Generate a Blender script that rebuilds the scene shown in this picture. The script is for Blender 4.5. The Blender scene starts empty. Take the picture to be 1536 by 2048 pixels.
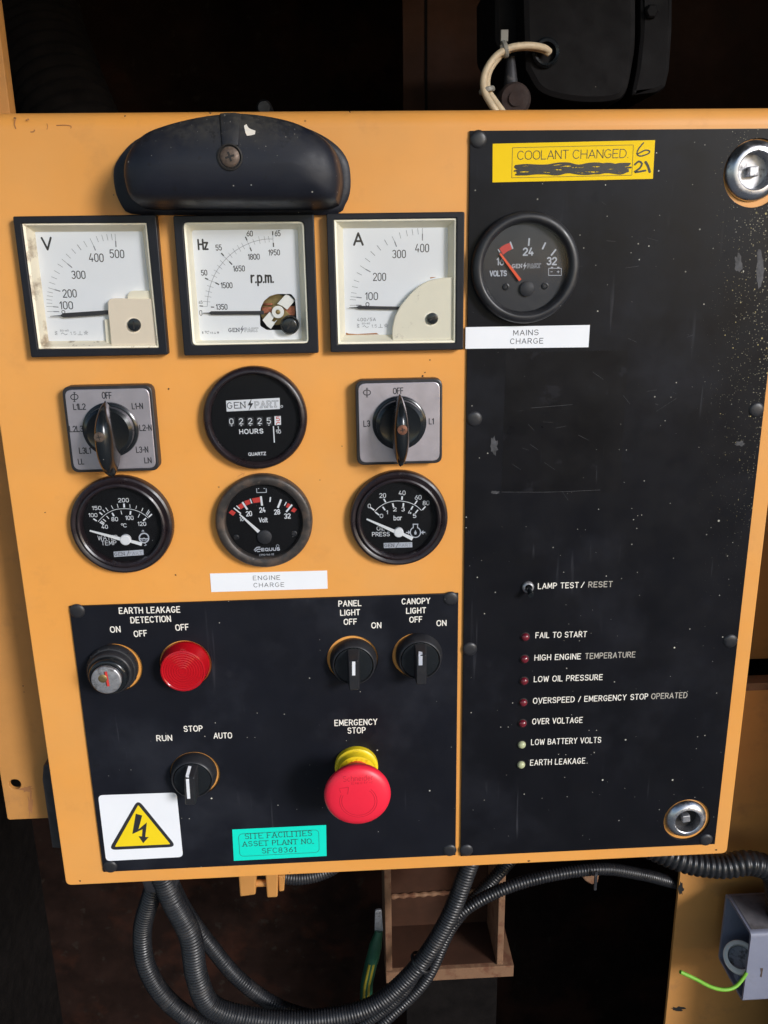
import bpy, math, random
from mathutils import Vector, Matrix
from mathutils.bvhtree import BVHTree
from mathutils.geometry import tessellate_polygon
random.seed(7)
SC = bpy.context.scene
COL = SC.collection

# ------------------------------------------------------------------ camera
D = 476.0                       # camera to panel face, mm
F = 1700.0                      # focal length in pixels of the 1536 x 2048 photograph
RX, RY, RZ = math.radians(-16.47), math.radians(-2.784), math.radians(0.867)
RM = Matrix.Rotation(RY, 3, 'Z') @ Matrix.Rotation(RX, 3, 'X') @ Matrix.Rotation(RZ, 3, 'Y')
CB = RM @ Matrix(((1, 0, 0), (0, 0, 1), (0, -1, 0)))         # columns: image right, image down, forward
cam = bpy.data.cameras.new('camera'); camo = bpy.data.objects.new('camera', cam); COL.objects.link(camo)
r_, d_, f_ = CB.col[0], CB.col[1], CB.col[2]
camo.matrix_world = Matrix(((r_[0], -d_[0], -f_[0], 0), (r_[1], -d_[1], -f_[1], -D / 1000), (r_[2], -d_[2], -f_[2], 0), (0, 0, 0, 1)))
cam.sensor_fit = 'VERTICAL'; cam.sensor_height = 24; cam.lens = F / 2048 * 24
cam.clip_start = 0.02; cam.clip_end = 400
SC.camera = camo

# ------------------------------------------------------------------ light
w = bpy.data.worlds.new('World'); SC.world = w; w.use_nodes = True
nt = w.node_tree; nt.nodes.clear()
sky = nt.nodes.new('ShaderNodeTexSky'); sky.sky_type = 'NISHITA'; sky.sun_disc = False
SUNV = Vector((0.85, -1.0, 0.45)).normalized()
sky.sun_elevation = math.asin(SUNV.z); sky.sun_rotation = math.atan2(SUNV.x, SUNV.y)
sky.air_density = 1.0; sky.dust_density = 0.6; sky.ozone_density = 1.0
bg = nt.nodes.new('ShaderNodeBackground'); bg.inputs[1].default_value = 0.075
wo = nt.nodes.new('ShaderNodeOutputWorld')
nt.links.new(sky.outputs[0], bg.inputs[0]); nt.links.new(bg.outputs[0], wo.inputs[0])
sl = bpy.data.lights.new('sun', 'SUN'); sl.energy = 1.5; sl.angle = math.radians(14); sl.color = (0.97, 0.97, 1.0)
so = bpy.data.objects.new('sun', sl); COL.objects.link(so)
so.rotation_euler = (-SUNV).to_track_quat('-Z', 'Y').to_euler()
SC.view_settings.view_transform = 'Standard'; SC.view_settings.look = 'None'
SC.cycles.caustics_reflective = False; SC.cycles.caustics_refractive = False
SC.view_settings.exposure = 0.97; SC.view_settings.gamma = 1

# ------------------------------------------------------------------ pixel of the photograph -> millimetres on the panel (h = mm proud of it)
def U(px, py, h=0.0):
    d = CB @ Vector(((px - 768) / F, (py - 1024) / F, 1)); s = (D - h) / d[1]
    return (d[0] * s, d[2] * s)
def crop(ox, oy, k): return lambda x, y: (ox + x * k, oy + y * k)
C1 = crop(0, 200, .3125); C2 = crop(320, 200, .41667); C3 = crop(920, 200, .40104); C4 = crop(100, 740, .2474)
C5 = crop(380, 720, .23431); C6 = crop(640, 740, .21491)
B1 = crop(100, 1180, .29948); B2 = crop(560, 1180, .26042); B3 = crop(180, 1420, .2474); B4 = crop(440, 1420, .32552)
B5 = crop(980, 1140, .32552); B6 = crop(900, 1560, .41406); B7 = crop(200, 1720, .49479); B8 = crop(0, 1300, .29304)
D1 = crop(20, 420, .20833); D2 = crop(340, 420, .20182); D3 = crop(650, 410, .1888); D4 = crop(940, 410, .14974)
D5 = crop(1420, 260, .08304); D6 = crop(1300, 1580, .22846); T2 = crop(820, 0, .46615)
def UU(c, pts, h): return [U(*c(*p), h) for p in pts]

# ------------------------------------------------------------------ objects
ORG = {}
def thing(name, label, cat, o=(0, 0, 0), group=None):
    e = bpy.data.objects.new(name, None); COL.objects.link(e); e.empty_display_size = 0.01
    e.location = (o[0] / 1000, -o[2] / 1000, o[1] / 1000); e.rotation_euler = (math.pi / 2, 0, 0)
    e['label'] = label; e['category'] = cat
    if group: e['group'] = group
    ORG[e.name] = o
    return e
LAST = {}
def add(name, parent, vf, mat, smooth=38, label=None):
    verts, faces = vf
    root = parent
    while root.parent: root = root.parent
    ox, oz, oh = ORG[root.name]
    me = bpy.data.meshes.new(name)
    me.from_pydata([((v[0] - ox) / 1000, (v[1] - oz) / 1000, (v[2] - oh) / 1000) for v in verts], [], faces)
    me.materials.append(mat); me.validate()
    if smooth:
        me.polygons.foreach_set('use_smooth', [True] * len(me.polygons))
        me.set_sharp_from_angle(angle=math.radians(smooth))
    ob = bpy.data.objects.new(name, me); COL.objects.link(ob); ob.parent = parent
    if label: ob['label'] = label
    LAST['bvh'] = BVHTree.FromPolygons([Vector(v) for v in verts], faces)
    return ob
def proj(px, py, lift=0.12, bvh=None):
    """point where the line of sight of a photograph pixel meets a built surface, in panel mm"""
    d = CB @ Vector(((px - 768) / F, (py - 1024) / F, 1)); d = Vector((d[0], d[2], -d[1])).normalized()
    hit = (bvh or LAST['bvh']).ray_cast(Vector((0, 0, D)), d)
    if hit[0] is None: return None
    n = hit[1] if hit[1].z > 0 else -hit[1]
    return tuple(hit[0] + n * lift)
def single(name, label, cat, vf, mat, o=None, group=None, kind=None, smooth=38):
    """a thing that is one mesh"""
    vs = vf[0]
    if o is None: o = (sum(v[0] for v in vs) / len(vs), sum(v[1] for v in vs) / len(vs), min(v[2] for v in vs))
    me = bpy.data.meshes.new(name)
    me.from_pydata([((v[0] - o[0]) / 1000, (v[1] - o[1]) / 1000, (v[2] - o[2]) / 1000) for v in vs], [], vf[1])
    me.materials.append(mat); me.validate()
    if smooth:
        me.polygons.foreach_set('use_smooth', [True] * len(me.polygons)); me.set_sharp_from_angle(angle=math.radians(smooth))
    ob = bpy.data.objects.new(name, me); COL.objects.link(ob)
    ob.location = (o[0] / 1000, -o[2] / 1000, o[1] / 1000); ob.rotation_euler = (math.pi / 2, 0, 0)
    if kind: ob['kind'] = kind
    if label: ob['label'] = label
    if cat: ob['category'] = cat
    if group: ob['group'] = group
    ORG[ob.name] = o
    return ob
def dup(root, o, label=None):
    r = root.copy(); COL.objects.link(r)
    r.location = (o[0] / 1000, -o[2] / 1000, o[1] / 1000)
    if label: r['label'] = label
    for ch in list(root.children):
        c = ch.copy(); COL.objects.link(c); c.parent = r
        for g in list(ch.children):
            q = g.copy(); COL.objects.link(q); q.parent = c
    ORG[r.name] = o
    return r

# ------------------------------------------------------------------ shapes (all return verts, faces in panel mm: x right, z up, h out)
def join(*parts):
    V, Fc = [], []
    for v, f in parts:
        n = len(V); V += list(v); Fc += [tuple(i + n for i in q) for q in f]
    return V, Fc
def circle(cx, cz, r, n=48, a0=0.0): return [(cx + r * math.cos(a0 + 2 * math.pi * i / n), cz + r * math.sin(a0 + 2 * math.pi * i / n)) for i in range(n)]
def roundpoly(pts, r, n=5):
    out = []; m = len(pts)
    rr = r if isinstance(r, (list, tuple)) else [r] * m
    for i in range(m):
        p = Vector(pts[i]); a = Vector(pts[i - 1]) - p; b = Vector(pts[(i + 1) % m]) - p
        q = min(rr[i], a.length * .45, b.length * .45)
        if q <= 0: out.append(tuple(p)); continue
        A = p + a.normalized() * q; B = p + b.normalized() * q
        for k in range(n + 1):
            t = k / n; out.append(tuple(A * (1 - t) ** 2 + p * 2 * t * (1 - t) + B * t * t))
    return out
def rrect(cx, cz, w_, h_, r, n=5, ang=0.0):
    c, s = math.cos(ang), math.sin(ang)
    P = [(-w_ / 2, -h_ / 2), (w_ / 2, -h_ / 2), (w_ / 2, h_ / 2), (-w_ / 2, h_ / 2)]
    return roundpoly([(cx + x * c - y * s, cz + x * s + y * c) for x, y in P], r, n)
def area(p): return sum(p[i - 1][0] * p[i][1] - p[i][0] * p[i - 1][1] for i in range(len(p))) / 2
def offset(p, d):
    m = len(p); out = []
    for i in range(m):
        a = Vector(p[i]) - Vector(p[i - 1]); b = Vector(p[(i + 1) % m]) - Vector(p[i])
        if a.length < 1e-7: a = b
        if b.length < 1e-7: b = a
        n1 = Vector((a.y, -a.x)).normalized(); n2 = Vector((b.y, -b.x)).normalized()
        k = n1 + n2; L = k.length_squared
        k = k * (2 / L) if L > .3 else n1
        out.append((p[i][0] + k.x * d, p[i][1] + k.y * d))
    return out
def prism(loops, h0, h1, bev=0.4, back=True):
    """solid between heights h0 < h1 with a softened front edge; loops[0] outline, the others holes"""
    if isinstance(loops[0][0], (int, float)): loops = [loops]
    L2 = []
    for i, l in enumerate(loops):
        l = list(l)
        if (area(l) > 0) != (i == 0): l = l[::-1]
        L2.append(l)
    lay = [(0, h0), (0, h1 - bev), (-bev * .3, h1 - bev * .3), (-bev, h1)] if bev > 0 else [(0, h0), (0, h1)]
    V, Fc, starts = [], [], []
    for l in L2:
        st = []
        for d, h in lay:
            st.append(len(V)); V += [(x, z, h) for x, z in (offset(l, d) if d else l)]
        m = len(l)
        for a in range(len(lay) - 1):
            for i in range(m):
                j = (i + 1) % m; Fc.append((st[a] + i, st[a] + j, st[a + 1] + j, st[a + 1] + i))
        starts.append((st[0], st[-1], m))
    def cap(which, flip):
        idx = []
        for s in starts:
            for i in range(s[2]): idx.append(len(V)); V.append(V[s[which] + i])
        tri = tessellate_polygon([[Vector((V[s[which] + i][0], V[s[which] + i][1], 0)) for i in range(s[2])] for s in starts])
        for t in tri:
            t = [idx[q] for q in t]
            a, b, c = (V[q] for q in t)
            up = (b[0] - a[0]) * (c[1] - a[1]) - (b[1] - a[1]) * (c[0] - a[0]) > 0
            if up == flip: t = t[::-1]
            Fc.append(tuple(t))
    cap(1, False)
    if back: cap(0, True)
    return V, Fc
def flat(loop, h): return prism(loop, h - .03, h, 0, back=False)
def lathe(cx, cz, prof, n=56, ang=0.0, sx=1.0):
    V, Fc = [], []; rings = []
    for r, h in prof:
        if r < 1e-4: rings.append([len(V)]); V.append((cx, cz, h))
        else:
            rings.append(list(range(len(V), len(V) + n)))
            V += [(x, z, h) for x, z in circle(cx, cz, r, n, ang)]
    for a, b in zip(rings, rings[1:]):
        for i in range(n):
            j = (i + 1) % n
            if len(a) == 1 and len(b) == 1: break
            if len(a) == 1: Fc.append((a[0], b[j], b[i]))
            elif len(b) == 1: Fc.append((a[i], a[j], b[0]))
            else: Fc.append((a[i], a[j], b[j], b[i]))
    return V, Fc
def loft(rings, cap0=True, cap1=True):
    V, Fc = [], []; n = len(rings[0])
    for r in rings: V += list(r)
    for k in range(len(rings) - 1):
        for i in range(n):
            j = (i + 1) % n; Fc.append((k * n + i, k * n + j, (k + 1) * n + j, (k + 1) * n + i))
    if cap0: Fc.append(tuple(range(n))[::-1])
    if cap1: Fc.append(tuple(range((len(rings) - 1) * n, len(rings) * n)))
    return V, Fc
def smoothline(P, step=2.0, closed=False):
    P = [Vector(p) for p in P]; out = []; m = len(P)
    rng = range(m) if closed else range(m - 1)
    for i in rng:
        p1, p2 = P[i], P[(i + 1) % m]
        p0 = P[i - 1] if (closed or i > 0) else p1 * 2 - p2
        p3 = P[(i + 2) % m] if (closed or i + 2 < m) else p2 * 2 - p1
        n = max(2, int((p2 - p1).length / step))
        for k in range(n):
            t = k / n
            out.append(.5 * ((2 * p1) + (p2 - p0) * t + (2 * p0 - 5 * p1 + 4 * p2 - p3) * t * t + (3 * p1 - p0 - 3 * p2 + p3) * t ** 3))
    if not closed: out.append(P[-1])
    return out
def resample(P, n):
    P = [Vector(p) for p in P]; P2 = P + [P[0]]
    L = [0]
    for a, b in zip(P2, P2[1:]): L.append(L[-1] + (b - a).length)
    out = []; k = 0
    for i in range(n):
        s = L[-1] * i / n
        while L[k + 1] < s: k += 1
        out.append(P2[k].lerp(P2[k + 1], (s - L[k]) / max(1e-9, L[k + 1] - L[k])))
    return out
def sweep(P, rad, n=14, step=1.0, rib=None, smooth=True, cap=True):
    """tube along 3-D points; rib = (pitch, depth) gives a corrugated conduit"""
    pts = smoothline(P, step) if smooth else [Vector(p) for p in P]
    V, Fc = [], []; s = 0; nrm = None; m = len(pts); rings = []
    for i, p in enumerate(pts):
        t = (pts[min(i + 1, m - 1)] - pts[max(i - 1, 0)]).normalized()
        if nrm is None:
            nrm = t.cross(Vector((0, 0, 1)))
            if nrm.length < .1: nrm = t.cross(Vector((0, 1, 0)))
            nrm.normalize()
        nrm = (nrm - t * nrm.dot(t)).normalized(); bn = t.cross(nrm)
        if i: s += (p - pts[i - 1]).length
        r = rad(i / (m - 1)) if callable(rad) else rad
        if rib:
            ph = (s / rib[0]) % 1.0
            r -= rib[1] * (1 if ph < .3 else 0 if .42 < ph < .88 else (.5))
        rings.append([tuple(p + (nrm * math.cos(2 * math.pi * k / n) + bn * math.sin(2 * math.pi * k / n)) * r) for k in range(n)])
    return loft(rings, cap, cap)
def ribbon(P, wd, h, caps=True, taper=None):
    """flat stroke in the plane of height h"""
    P = [Vector((p[0], p[1])) for p in P]; m = len(P)
    Lf, Rt = [], []
    for i in range(m):
        a = (P[i] - P[i - 1]) if i else (P[1] - P[0]); b = (P[i + 1] - P[i]) if i < m - 1 else a
        if a.length < 1e-9: a = b
        if b.length < 1e-9: b = a
        a = a.normalized(); b = b.normalized(); n1 = Vector((-a.y, a.x)); n2 = Vector((-b.y, b.x)); k = n1 + n2
        k = k * (2 / k.length_squared) if k.length_squared > .8 else n1 * 1.3
        wi = wd / 2 * (taper[0] + (taper[1] - taper[0]) * i / (m - 1) if taper else 1)
        Lf.append(P[i] + k * wi); Rt.append(P[i] - k * wi)
    V = [(p.x, p.y, h) for p in Lf] + [(p.x, p.y, h) for p in Rt]
    Fc = [(m + i, m + i + 1, i + 1, i) for i in range(m - 1)]
    if caps:
        for end in (0, m - 1):
            q = (P[1] - P[0]) * -1 if end == 0 else P[-1] - P[-2]
            if q.length < 1e-9: continue
            q.normalize(); nn = Vector((-q.y, q.x)); c = P[end]; r = wd / 2
            if taper: r *= taper[0] if end == 0 else taper[1]
            base = len(V); idx = [base + k for k in range(7)]
            V += [(c.x + nn.x * r * math.cos(t) + q.x * r * math.sin(t), c.y + nn.y * r * math.cos(t) + q.y * r * math.sin(t), h) for t in [math.pi * k / 6 for k in range(7)]]
            Fc.append(tuple(idx[::-1]))
    return V, Fc
def box(x0, x1, z0, z1, h0, h1, b=0.6):
    x0, x1 = min(x0, x1), max(x0, x1); z0, z1 = min(z0, z1), max(z0, z1); h0, h1 = min(h0, h1), max(h0, h1)
    return prism([(x0, z0), (x1, z0), (x1, z1), (x0, z1)], h0, h1, min(b, (h1 - h0) * .3))

# ------------------------------------------------------------------ stroke lettering
def E(cx, cy, rx, ry, a0, a1, n=9): return [(cx + rx * math.cos(math.radians(a0 + (a1 - a0) * i / n)), cy + ry * math.sin(math.radians(a0 + (a1 - a0) * i / n))) for i in range(n + 1)]
def stad(x0, x1, y0, y1):
    c = (x0 + x1) / 2; r = (x1 - x0) / 2; k = min(r * 1.1, (y1 - y0) / 2)
    p = E(c, y1 - k, r, k, 0, 180) + E(c, y0 + k, r, k, 180, 360); return p + [p[0]]
_S = E(.3, .745, .28, .255, 25, 250, 9) + E(.3, .26, .3, .26, 75, -155, 9)
G = {
 'A': (.68, [[(0, 0), (.34, 1), (.68, 0)], [(.12, .32), (.56, .32)]]),
 'B': (.6, [[(0, 0), (0, 1), (.3, 1)] + E(.3, .77, .26, .23, 90, -90, 6) + [(0, .54)], [(.3, .54)] + E(.32, .27, .28, .27, 90, -90, 6) + [(0, 0)]]),
 'C': (.64, [E(.34, .5, .34, .5, 42, 318, 14)]),
 'D': (.64, [[(0, 0), (0, 1), (.25, 1)] + E(.25, .5, .39, .5, 90, -90, 12) + [(0, 0)]]),
 'E': (.55, [[(.55, 1), (0, 1), (0, 0), (.55, 0)], [(0, .52), (.46, .52)]]),
 'F': (.52, [[(.52, 1), (0, 1), (0, 0)], [(0, .5), (.44, .5)]]),
 'G': (.68, [E(.34, .5, .34, .5, 45, 330, 14) + [(.66, .45), (.4, .45)]]),
 'H': (.62, [[(0, 0), (0, 1)], [(.62, 0), (.62, 1)], [(0, .52), (.62, .52)]]),
 'I': (.02, [[(0.01, 0), (0.01, 1)]]),
 'J': (.45, [[(.45, 1), (.45, .25)] + E(.24, .25, .21, .25, 0, -180, 6)]),
 'K': (.6, [[(0, 0), (0, 1)], [(.58, 1), (.04, .42)], [(.2, .58), (.6, 0)]]),
 'L': (.5, [[(0, 1), (0, 0), (.5, 0)]]),
 'M': (.74, [[(0, 0), (.04, 1), (.37, .2), (.7, 1), (.74, 0)]]),
 'N': (.62, [[(0, 0), (0, 1), (.62, 0), (.62, 1)]]),
 'O': (.7, [stad(0, .7, 0, 1)]),
 'P': (.56, [[(0, 0), (0, 1), (.3, 1)] + E(.3, .73, .26, .27, 90, -90, 7) + [(0, .46)]]),
 'Q': (.7, [stad(0, .7, 0, 1), [(.42, .25), (.72, -.06)]]),
 'R': (.6, [[(0, 0), (0, 1), (.3, 1)] + E(.3, .74, .26, .26, 90, -90, 7) + [(0, .48)], [(.28, .48), (.6, 0)]]),
 'S': (.6, [_S]),
 'T': (.6, [[(0, 1), (.6, 1)], [(.3, 1), (.3, 0)]]),
 'U': (.62, [[(0, 1), (0, .3)] + E(.31, .3, .31, .3, 180, 360, 8) + [(.62, 1)]]),
 'V': (.66, [[(0, 1), (.33, 0), (.66, 1)]]),
 'W': (.9, [[(0, 1), (.2, 0), (.45, .85), (.7, 0), (.9, 1)]]),
 'X': (.6, [[(0, 0), (.6, 1)], [(0, 1), (.6, 0)]]),
 'Y': (.62, [[(0, 1), (.31, .48), (.62, 1)], [(.31, .48), (.31, 0)]]),
 'Z': (.6, [[(0, 1), (.6, 1), (0, 0), (.6, 0)]]),
 '0': (.52, [stad(0, .52, 0, 1)]),
 '1': (.22, [[(0, .78), (.2, 1), (.2, 0)]]),
 '2': (.54, [E(.27, .73, .27, .27, 165, -35, 8) + [(0, 0), (.56, 0)]]),
 '3': (.52, [E(.25, .75, .25, .25, 150, -80, 8) + E(.25, .27, .27, .27, 80, -150, 8)]),
 '4': (.56, [[(.42, 0), (.42, .45)], [(.3, 1), (0, .26), (.56, .26)]]),
 '5': (.54, [[(.5, 1), (.06, 1), (.03, .56)] + E(.26, .32, .28, .32, 110, -145, 9)]),
 '6': (.54, [[(.42, 1), (.1, .56)] + E(.27, .3, .27, .3, 150, 510, 16)]),
 '7': (.5, [[(0, 1), (.5, 1), (.16, 0)]]),
 '8': (.54, [stad(.03, .51, .52, 1), stad(0, .54, 0, .52)]),
 '9': (.54, [[(.12, 0), (.44, .44)] + E(.27, .7, .27, .3, -30, 330, 16)]),
 '.': (.04, [[(0, 0), (.03, 0.03)]]), ',': (.04, [[(.03, .03), (0, -.12)]]),
 '-': (.34, [[(0, .45), (.34, .45)]]), '/': (.4, [[(0, 0), (.4, 1)]]), '+': (.4, [[(0, .45), (.4, .45)], [(.2, .25), (.2, .65)]]),
 'o': (.46, [stad(0, .46, 0, .68)]), 'l': (.04, [[(.02, 0), (.02, 1)]]), 't': (.32, [[(.12, .92), (.12, .12), (.2, 0), (.32, 0)], [(0, .68), (.3, .68)]]),
 'b': (.46, [[(0, 0), (0, 1)], stad(0, .46, 0, .68)]), 'a': (.46, [[(.46, 0), (.46, .68)], stad(0, .46, 0, .68)]),
 'r': (.3, [[(0, 0), (0, .7)], [(0, .45), (.12, .66), (.3, .68)]]), 'p': (.46, [[(0, -.3), (0, .68)], stad(0, .46, 0, .68)]),
 'm': (.66, [[(0, 0), (0, .7)], [(0, .5), (.1, .67), (.26, .66), (.33, .5), (.33, 0)], [(.33, .5), (.43, .67), (.59, .66), (.66, .5), (.66, 0)]]),
 'z': (.42, [[(0, .68), (.42, .68), (0, 0), (.42, 0)]]), 'c': (.44, [E(.24, .34, .24, .34, 45, 315, 10)]), 'h': (.46, [[(0, 0), (0, 1)], [(0, .45), (.12, .67), (.34, .67), (.46, .5), (.46, 0)]]),
 'n': (.46, [[(0, 0), (0, .7)], [(0, .45), (.12, .67), (.34, .67), (.46, .5), (.46, 0)]]), 'e': (.46, [[(0, .36), (.46, .36)] + E(.23, .34, .23, .34, 5, 320, 10)]),
 'i': (.04, [[(.02, 0), (.02, .68)], [(.02, .92), (.03, .95)]]), 'd': (.46, [[(.46, 0), (.46, 1)], stad(0, .46, 0, .68)]),
 'D_': (.4, []),
}
def strokes_of(s, serif=False, gap=.26, space=.5):
    out = []; x = 0
    for ch in s:
        if ch == ' ': x += space; continue
        wd, st = G[ch]
        if serif: wd = max(wd, .12)
        for l in st:
            out.append([(x + a, b) for a, b in l])
            if serif and len(l) < 12:
                for e in (l[0], l[-1]):
                    if e[1] in (0, 1) and l[0] != l[-1]: out.append([(x + e[0] - .13, e[1]), (x + e[0] + .13, e[1])])
        x += wd + gap + (.1 if serif else 0)
    return out, x - gap
def text_vf(s, pA, pB, cap, h, wd, serif=False, gap=.26, conv=None, jit=0.0, space=.5):
    """pA, pB: ends of the baseline in photograph pixels, cap: letter height in pixels"""
    c = conv or (lambda x, y: (x, y))
    a = Vector(U(*c(*pA), h)); b = Vector(U(*c(*pB), h)); mid = ((pA[0] + pB[0]) / 2, (pA[1] + pB[1]) / 2)
    m0 = Vector(U(*c(*mid), h)); m1 = Vector(U(*c(mid[0], mid[1] - cap), h)); H = abs((m1 - m0).y)
    st, W = strokes_of(s, serif, gap, space); ex = (b - a).normalized(); ey = Vector((-ex.y, ex.x)); k = (b - a).length / W
    parts = []
    if conv in (C4, C5, C6): wd *= .82
    st2 = []
    for l in st:
        cur = [l[0]]
        for i in range(1, len(l)):
            cur.append(l[i])
            if i < len(l) - 1:
                u = (Vector(l[i]) - Vector(l[i - 1])); v = (Vector(l[i + 1]) - Vector(l[i]))
                if u.length > 1e-6 and v.length > 1e-6 and u.normalized().dot(v.normalized()) < .25: st2.append(cur); cur = [l[i]]
        st2.append(cur)
    for i, l in enumerate(st2):
        P = []
        for x, y in l:
            q = a + ex * (x * k) + ey * (y * H)
            if jit: q = q + Vector((random.uniform(-jit, jit), random.uniform(-jit, jit)))
            P.append(q)
        parts.append(ribbon(P, wd, h + .012 * (i % 5)))
    return join(*parts)
def marks_vf(conv, items, h):
    """items: (points, width_mm) strokes in crop pixels"""
    return join(*[ribbon(smooth2(UU(conv, p, h)) if len(p) > 2 else UU(conv, p, h), wd, h + .012 * (i % 5), caps=False) for i, (p, wd) in enumerate(items)])
def blot(cx, cy, rx, ry, h, n=22, irr=.3):
    P = []
    for i in range(n):
        a = 2 * math.pi * i / n; k = 1 + random.uniform(-irr, irr); P.append(U(cx + rx * k * math.cos(a), cy + ry * k * math.sin(a), h))
    return flat(P, h)
def smooth2(P): return [(q[0], q[1]) for q in smoothline([(p[0], p[1], 0) for p in P], 1.2)]

# ------------------------------------------------------------------ materials
def mk(name, col, rough=.5, metal=0, var=.12, vscale=60, bump=0.0, bscale=400, rvar=.1, spec=.5, coat=0.0,
       grime=None, specks=None, scratch=None, sub=0.0, trans=0.0):
    m = bpy.data.materials.new(name); m.use_nodes = True; n = m.node_tree.nodes; L = m.node_tree.links
    b = n['Principled BSDF']; b.inputs['Metallic'].default_value = metal; b.inputs['Specular IOR Level'].default_value = spec
    b.inputs['Coat Weight'].default_value = coat; b.inputs['Coat Roughness'].default_value = .1
    if trans: b.inputs['Transmission Weight'].default_value = trans
    tc = n.new('ShaderNodeTexCoord'); co = tc.outputs['Object']
    def noise(sc, det=4, rough_=.6, vec=None):
        q = n.new('ShaderNodeTexNoise'); q.inputs['Scale'].default_value = sc; q.inputs['Detail'].default_value = det; q.inputs['Roughness'].default_value = rough_
        L.new(vec or co, q.inputs['Vector']); return q.outputs['Fac']
    def ramp(s, a, c, v0=0.0, v1=1.0):
        q = n.new('ShaderNodeMapRange'); q.inputs[1].default_value = a; q.inputs[2].default_value = c; q.inputs[3].default_value = v0; q.inputs[4].default_value = v1
        L.new(s, q.inputs[0]); return q.outputs[0]
    def math_(op, a, c):
        q = n.new('ShaderNodeMath'); q.operation = op
        for i, s in enumerate((a, c)):
            if isinstance(s, (int, float)): q.inputs[i].default_value = s
            else: L.new(s, q.inputs[i])
        return q.outputs[0]
    def mix(f, a, c):
        q = n.new('ShaderNodeMix'); q.data_type = 'RGBA'
        if isinstance(f, (int, float)): q.inputs[0].default_value = f
        else: L.new(f, q.inputs[0])
        for i, s in ((6, a), (7, c)):
            if isinstance(s, tuple): q.inputs[i].default_value = (*s, 1)
            else: L.new(s, q.inputs[i])
        return q.outputs[2]
    n1 = noise(vscale, 5)
    c = mix(ramp(n1, .3, .7), tuple(x * (1 - var) for x in col), tuple(min(1, x * (1 + var)) for x in col))
    rr = ramp(noise(vscale * 1.7, 3), .3, .7, max(.03, rough - rvar), min(1, rough + rvar))
    for g in (grime or []):
        sc, a, bb, gc, amt = g[:5]
        f = math_('MULTIPLY', ramp(noise(sc, 6, .65), a, bb), amt)
        if len(g) > 5: f = math_('MULTIPLY', f, g[5](n, L, co, noise, ramp, math_))
        c = mix(f, c, gc); rr = math_('ADD', rr, math_('MULTIPLY', f, .25))
    for s in (specks or []):
        sc, size, sc_col, frac, mask = s
        v = n.new('ShaderNodeTexVoronoi'); v.inputs['Scale'].default_value = sc; L.new(co, v.inputs['Vector'])
        wn = n.new('ShaderNodeSeparateColor'); L.new(v.outputs['Color'], wn.inputs[0])
        th = math_('MULTIPLY', ramp(wn.outputs[0], 1 - frac, 1, 0, 1), size)
        if mask: th = math_('MULTIPLY', th, mask(n, L, co, noise, ramp, math_))
        f = math_('LESS_THAN', v.outputs['Distance'], th)
        c = mix(math_('MULTIPLY', f, ramp(wn.outputs[1], 0, 1, .35, 1)), c, sc_col)
    if scratch:
        sc, amt, scol = scratch
        mp = n.new('ShaderNodeMapping'); mp.inputs['Scale'].default_value = (1, .06, 1); mp.inputs['Rotation'].default_value = (0, 0, .9); L.new(co, mp.inputs[0])
        f = math_('MULTIPLY', math_('MULTIPLY', ramp(noise(sc, 2, .4, mp.outputs[0]), .68, .75), ramp(noise(18, 2), .5, .65)), amt)
        c = mix(f, c, scol)
    L.new(c, b.inputs['Base Color'])
    if not isinstance(rr, float): L.new(rr, b.inputs['Roughness'])
    if bump:
        bn = n.new('ShaderNodeBump'); bn.inputs['Strength'].default_value = 1; bn.inputs['Distance'].default_value = bump / 1000
        L.new(noise(bscale, 3), bn.inputs['Height']); L.new(bn.outputs[0], b.inputs['Normal'])
    return m
def axis(i, a, b):
    def f(n, L, co, noise, ramp, math_):
        s = n.new('ShaderNodeSeparateXYZ'); L.new(co, s.inputs[0]); return ramp(s.outputs[i], a, b)
    return f
def prod(*fs):
    def f(*a):
        r = fs[0](*a)
        for g in fs[1:]: r = a[5]('MULTIPLY', r, g(*a))
        return r
    return f
DIRT = (.05, .03, .018)
YEL = (.80, .345, .072)
M = {}
M['paint'] = mk('yellow_paint', YEL, .42, var=.055, vscale=12, bump=.02, bscale=900, rvar=.06, grime=[(7, .42, .7, (.66, .36, .13), .38), (30, .58, .8, (.50, .22, .06), .35), (420, .72, .8, DIRT, .5)],
                specks=[(140, .09, (.12, .06, .03), .12, None)])
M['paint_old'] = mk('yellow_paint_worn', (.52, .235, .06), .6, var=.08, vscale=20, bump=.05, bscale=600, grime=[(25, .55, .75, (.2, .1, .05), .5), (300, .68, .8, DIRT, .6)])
M['paint_rust'] = mk('yellow_paint_rusty', (.20, .105, .055), .8, var=.15, vscale=40, bump=.15, bscale=500, grime=[(60, .5, .62, (.13, .05, .025), .9)])
edge_r = prod(axis(0, .045, .098), axis(1, .12, .40))
M['plate'] = mk('black_engraving_laminate', (.0065, .0068, .0092), .38, var=.22, vscale=22, bump=.012, bscale=1300, rvar=.08, spec=.15,
                grime=[(9, .5, .72, (.022, .024, .034), .45), (55, .62, .74, (.004, .004, .006), .7), (26, .66, .72, (.05, .05, .055), .14)],
                specks=[(420, .18, (.5, .48, .42), .09, None), (150, .10, (.75, .72, .62), .14, None), (1000, .62, (.36, .33, .24), .6, edge_r), (560, .5, (.5, .42, .2), .3, edge_r)],
                scratch=(260, .18, (.16, .16, .18)))
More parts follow.
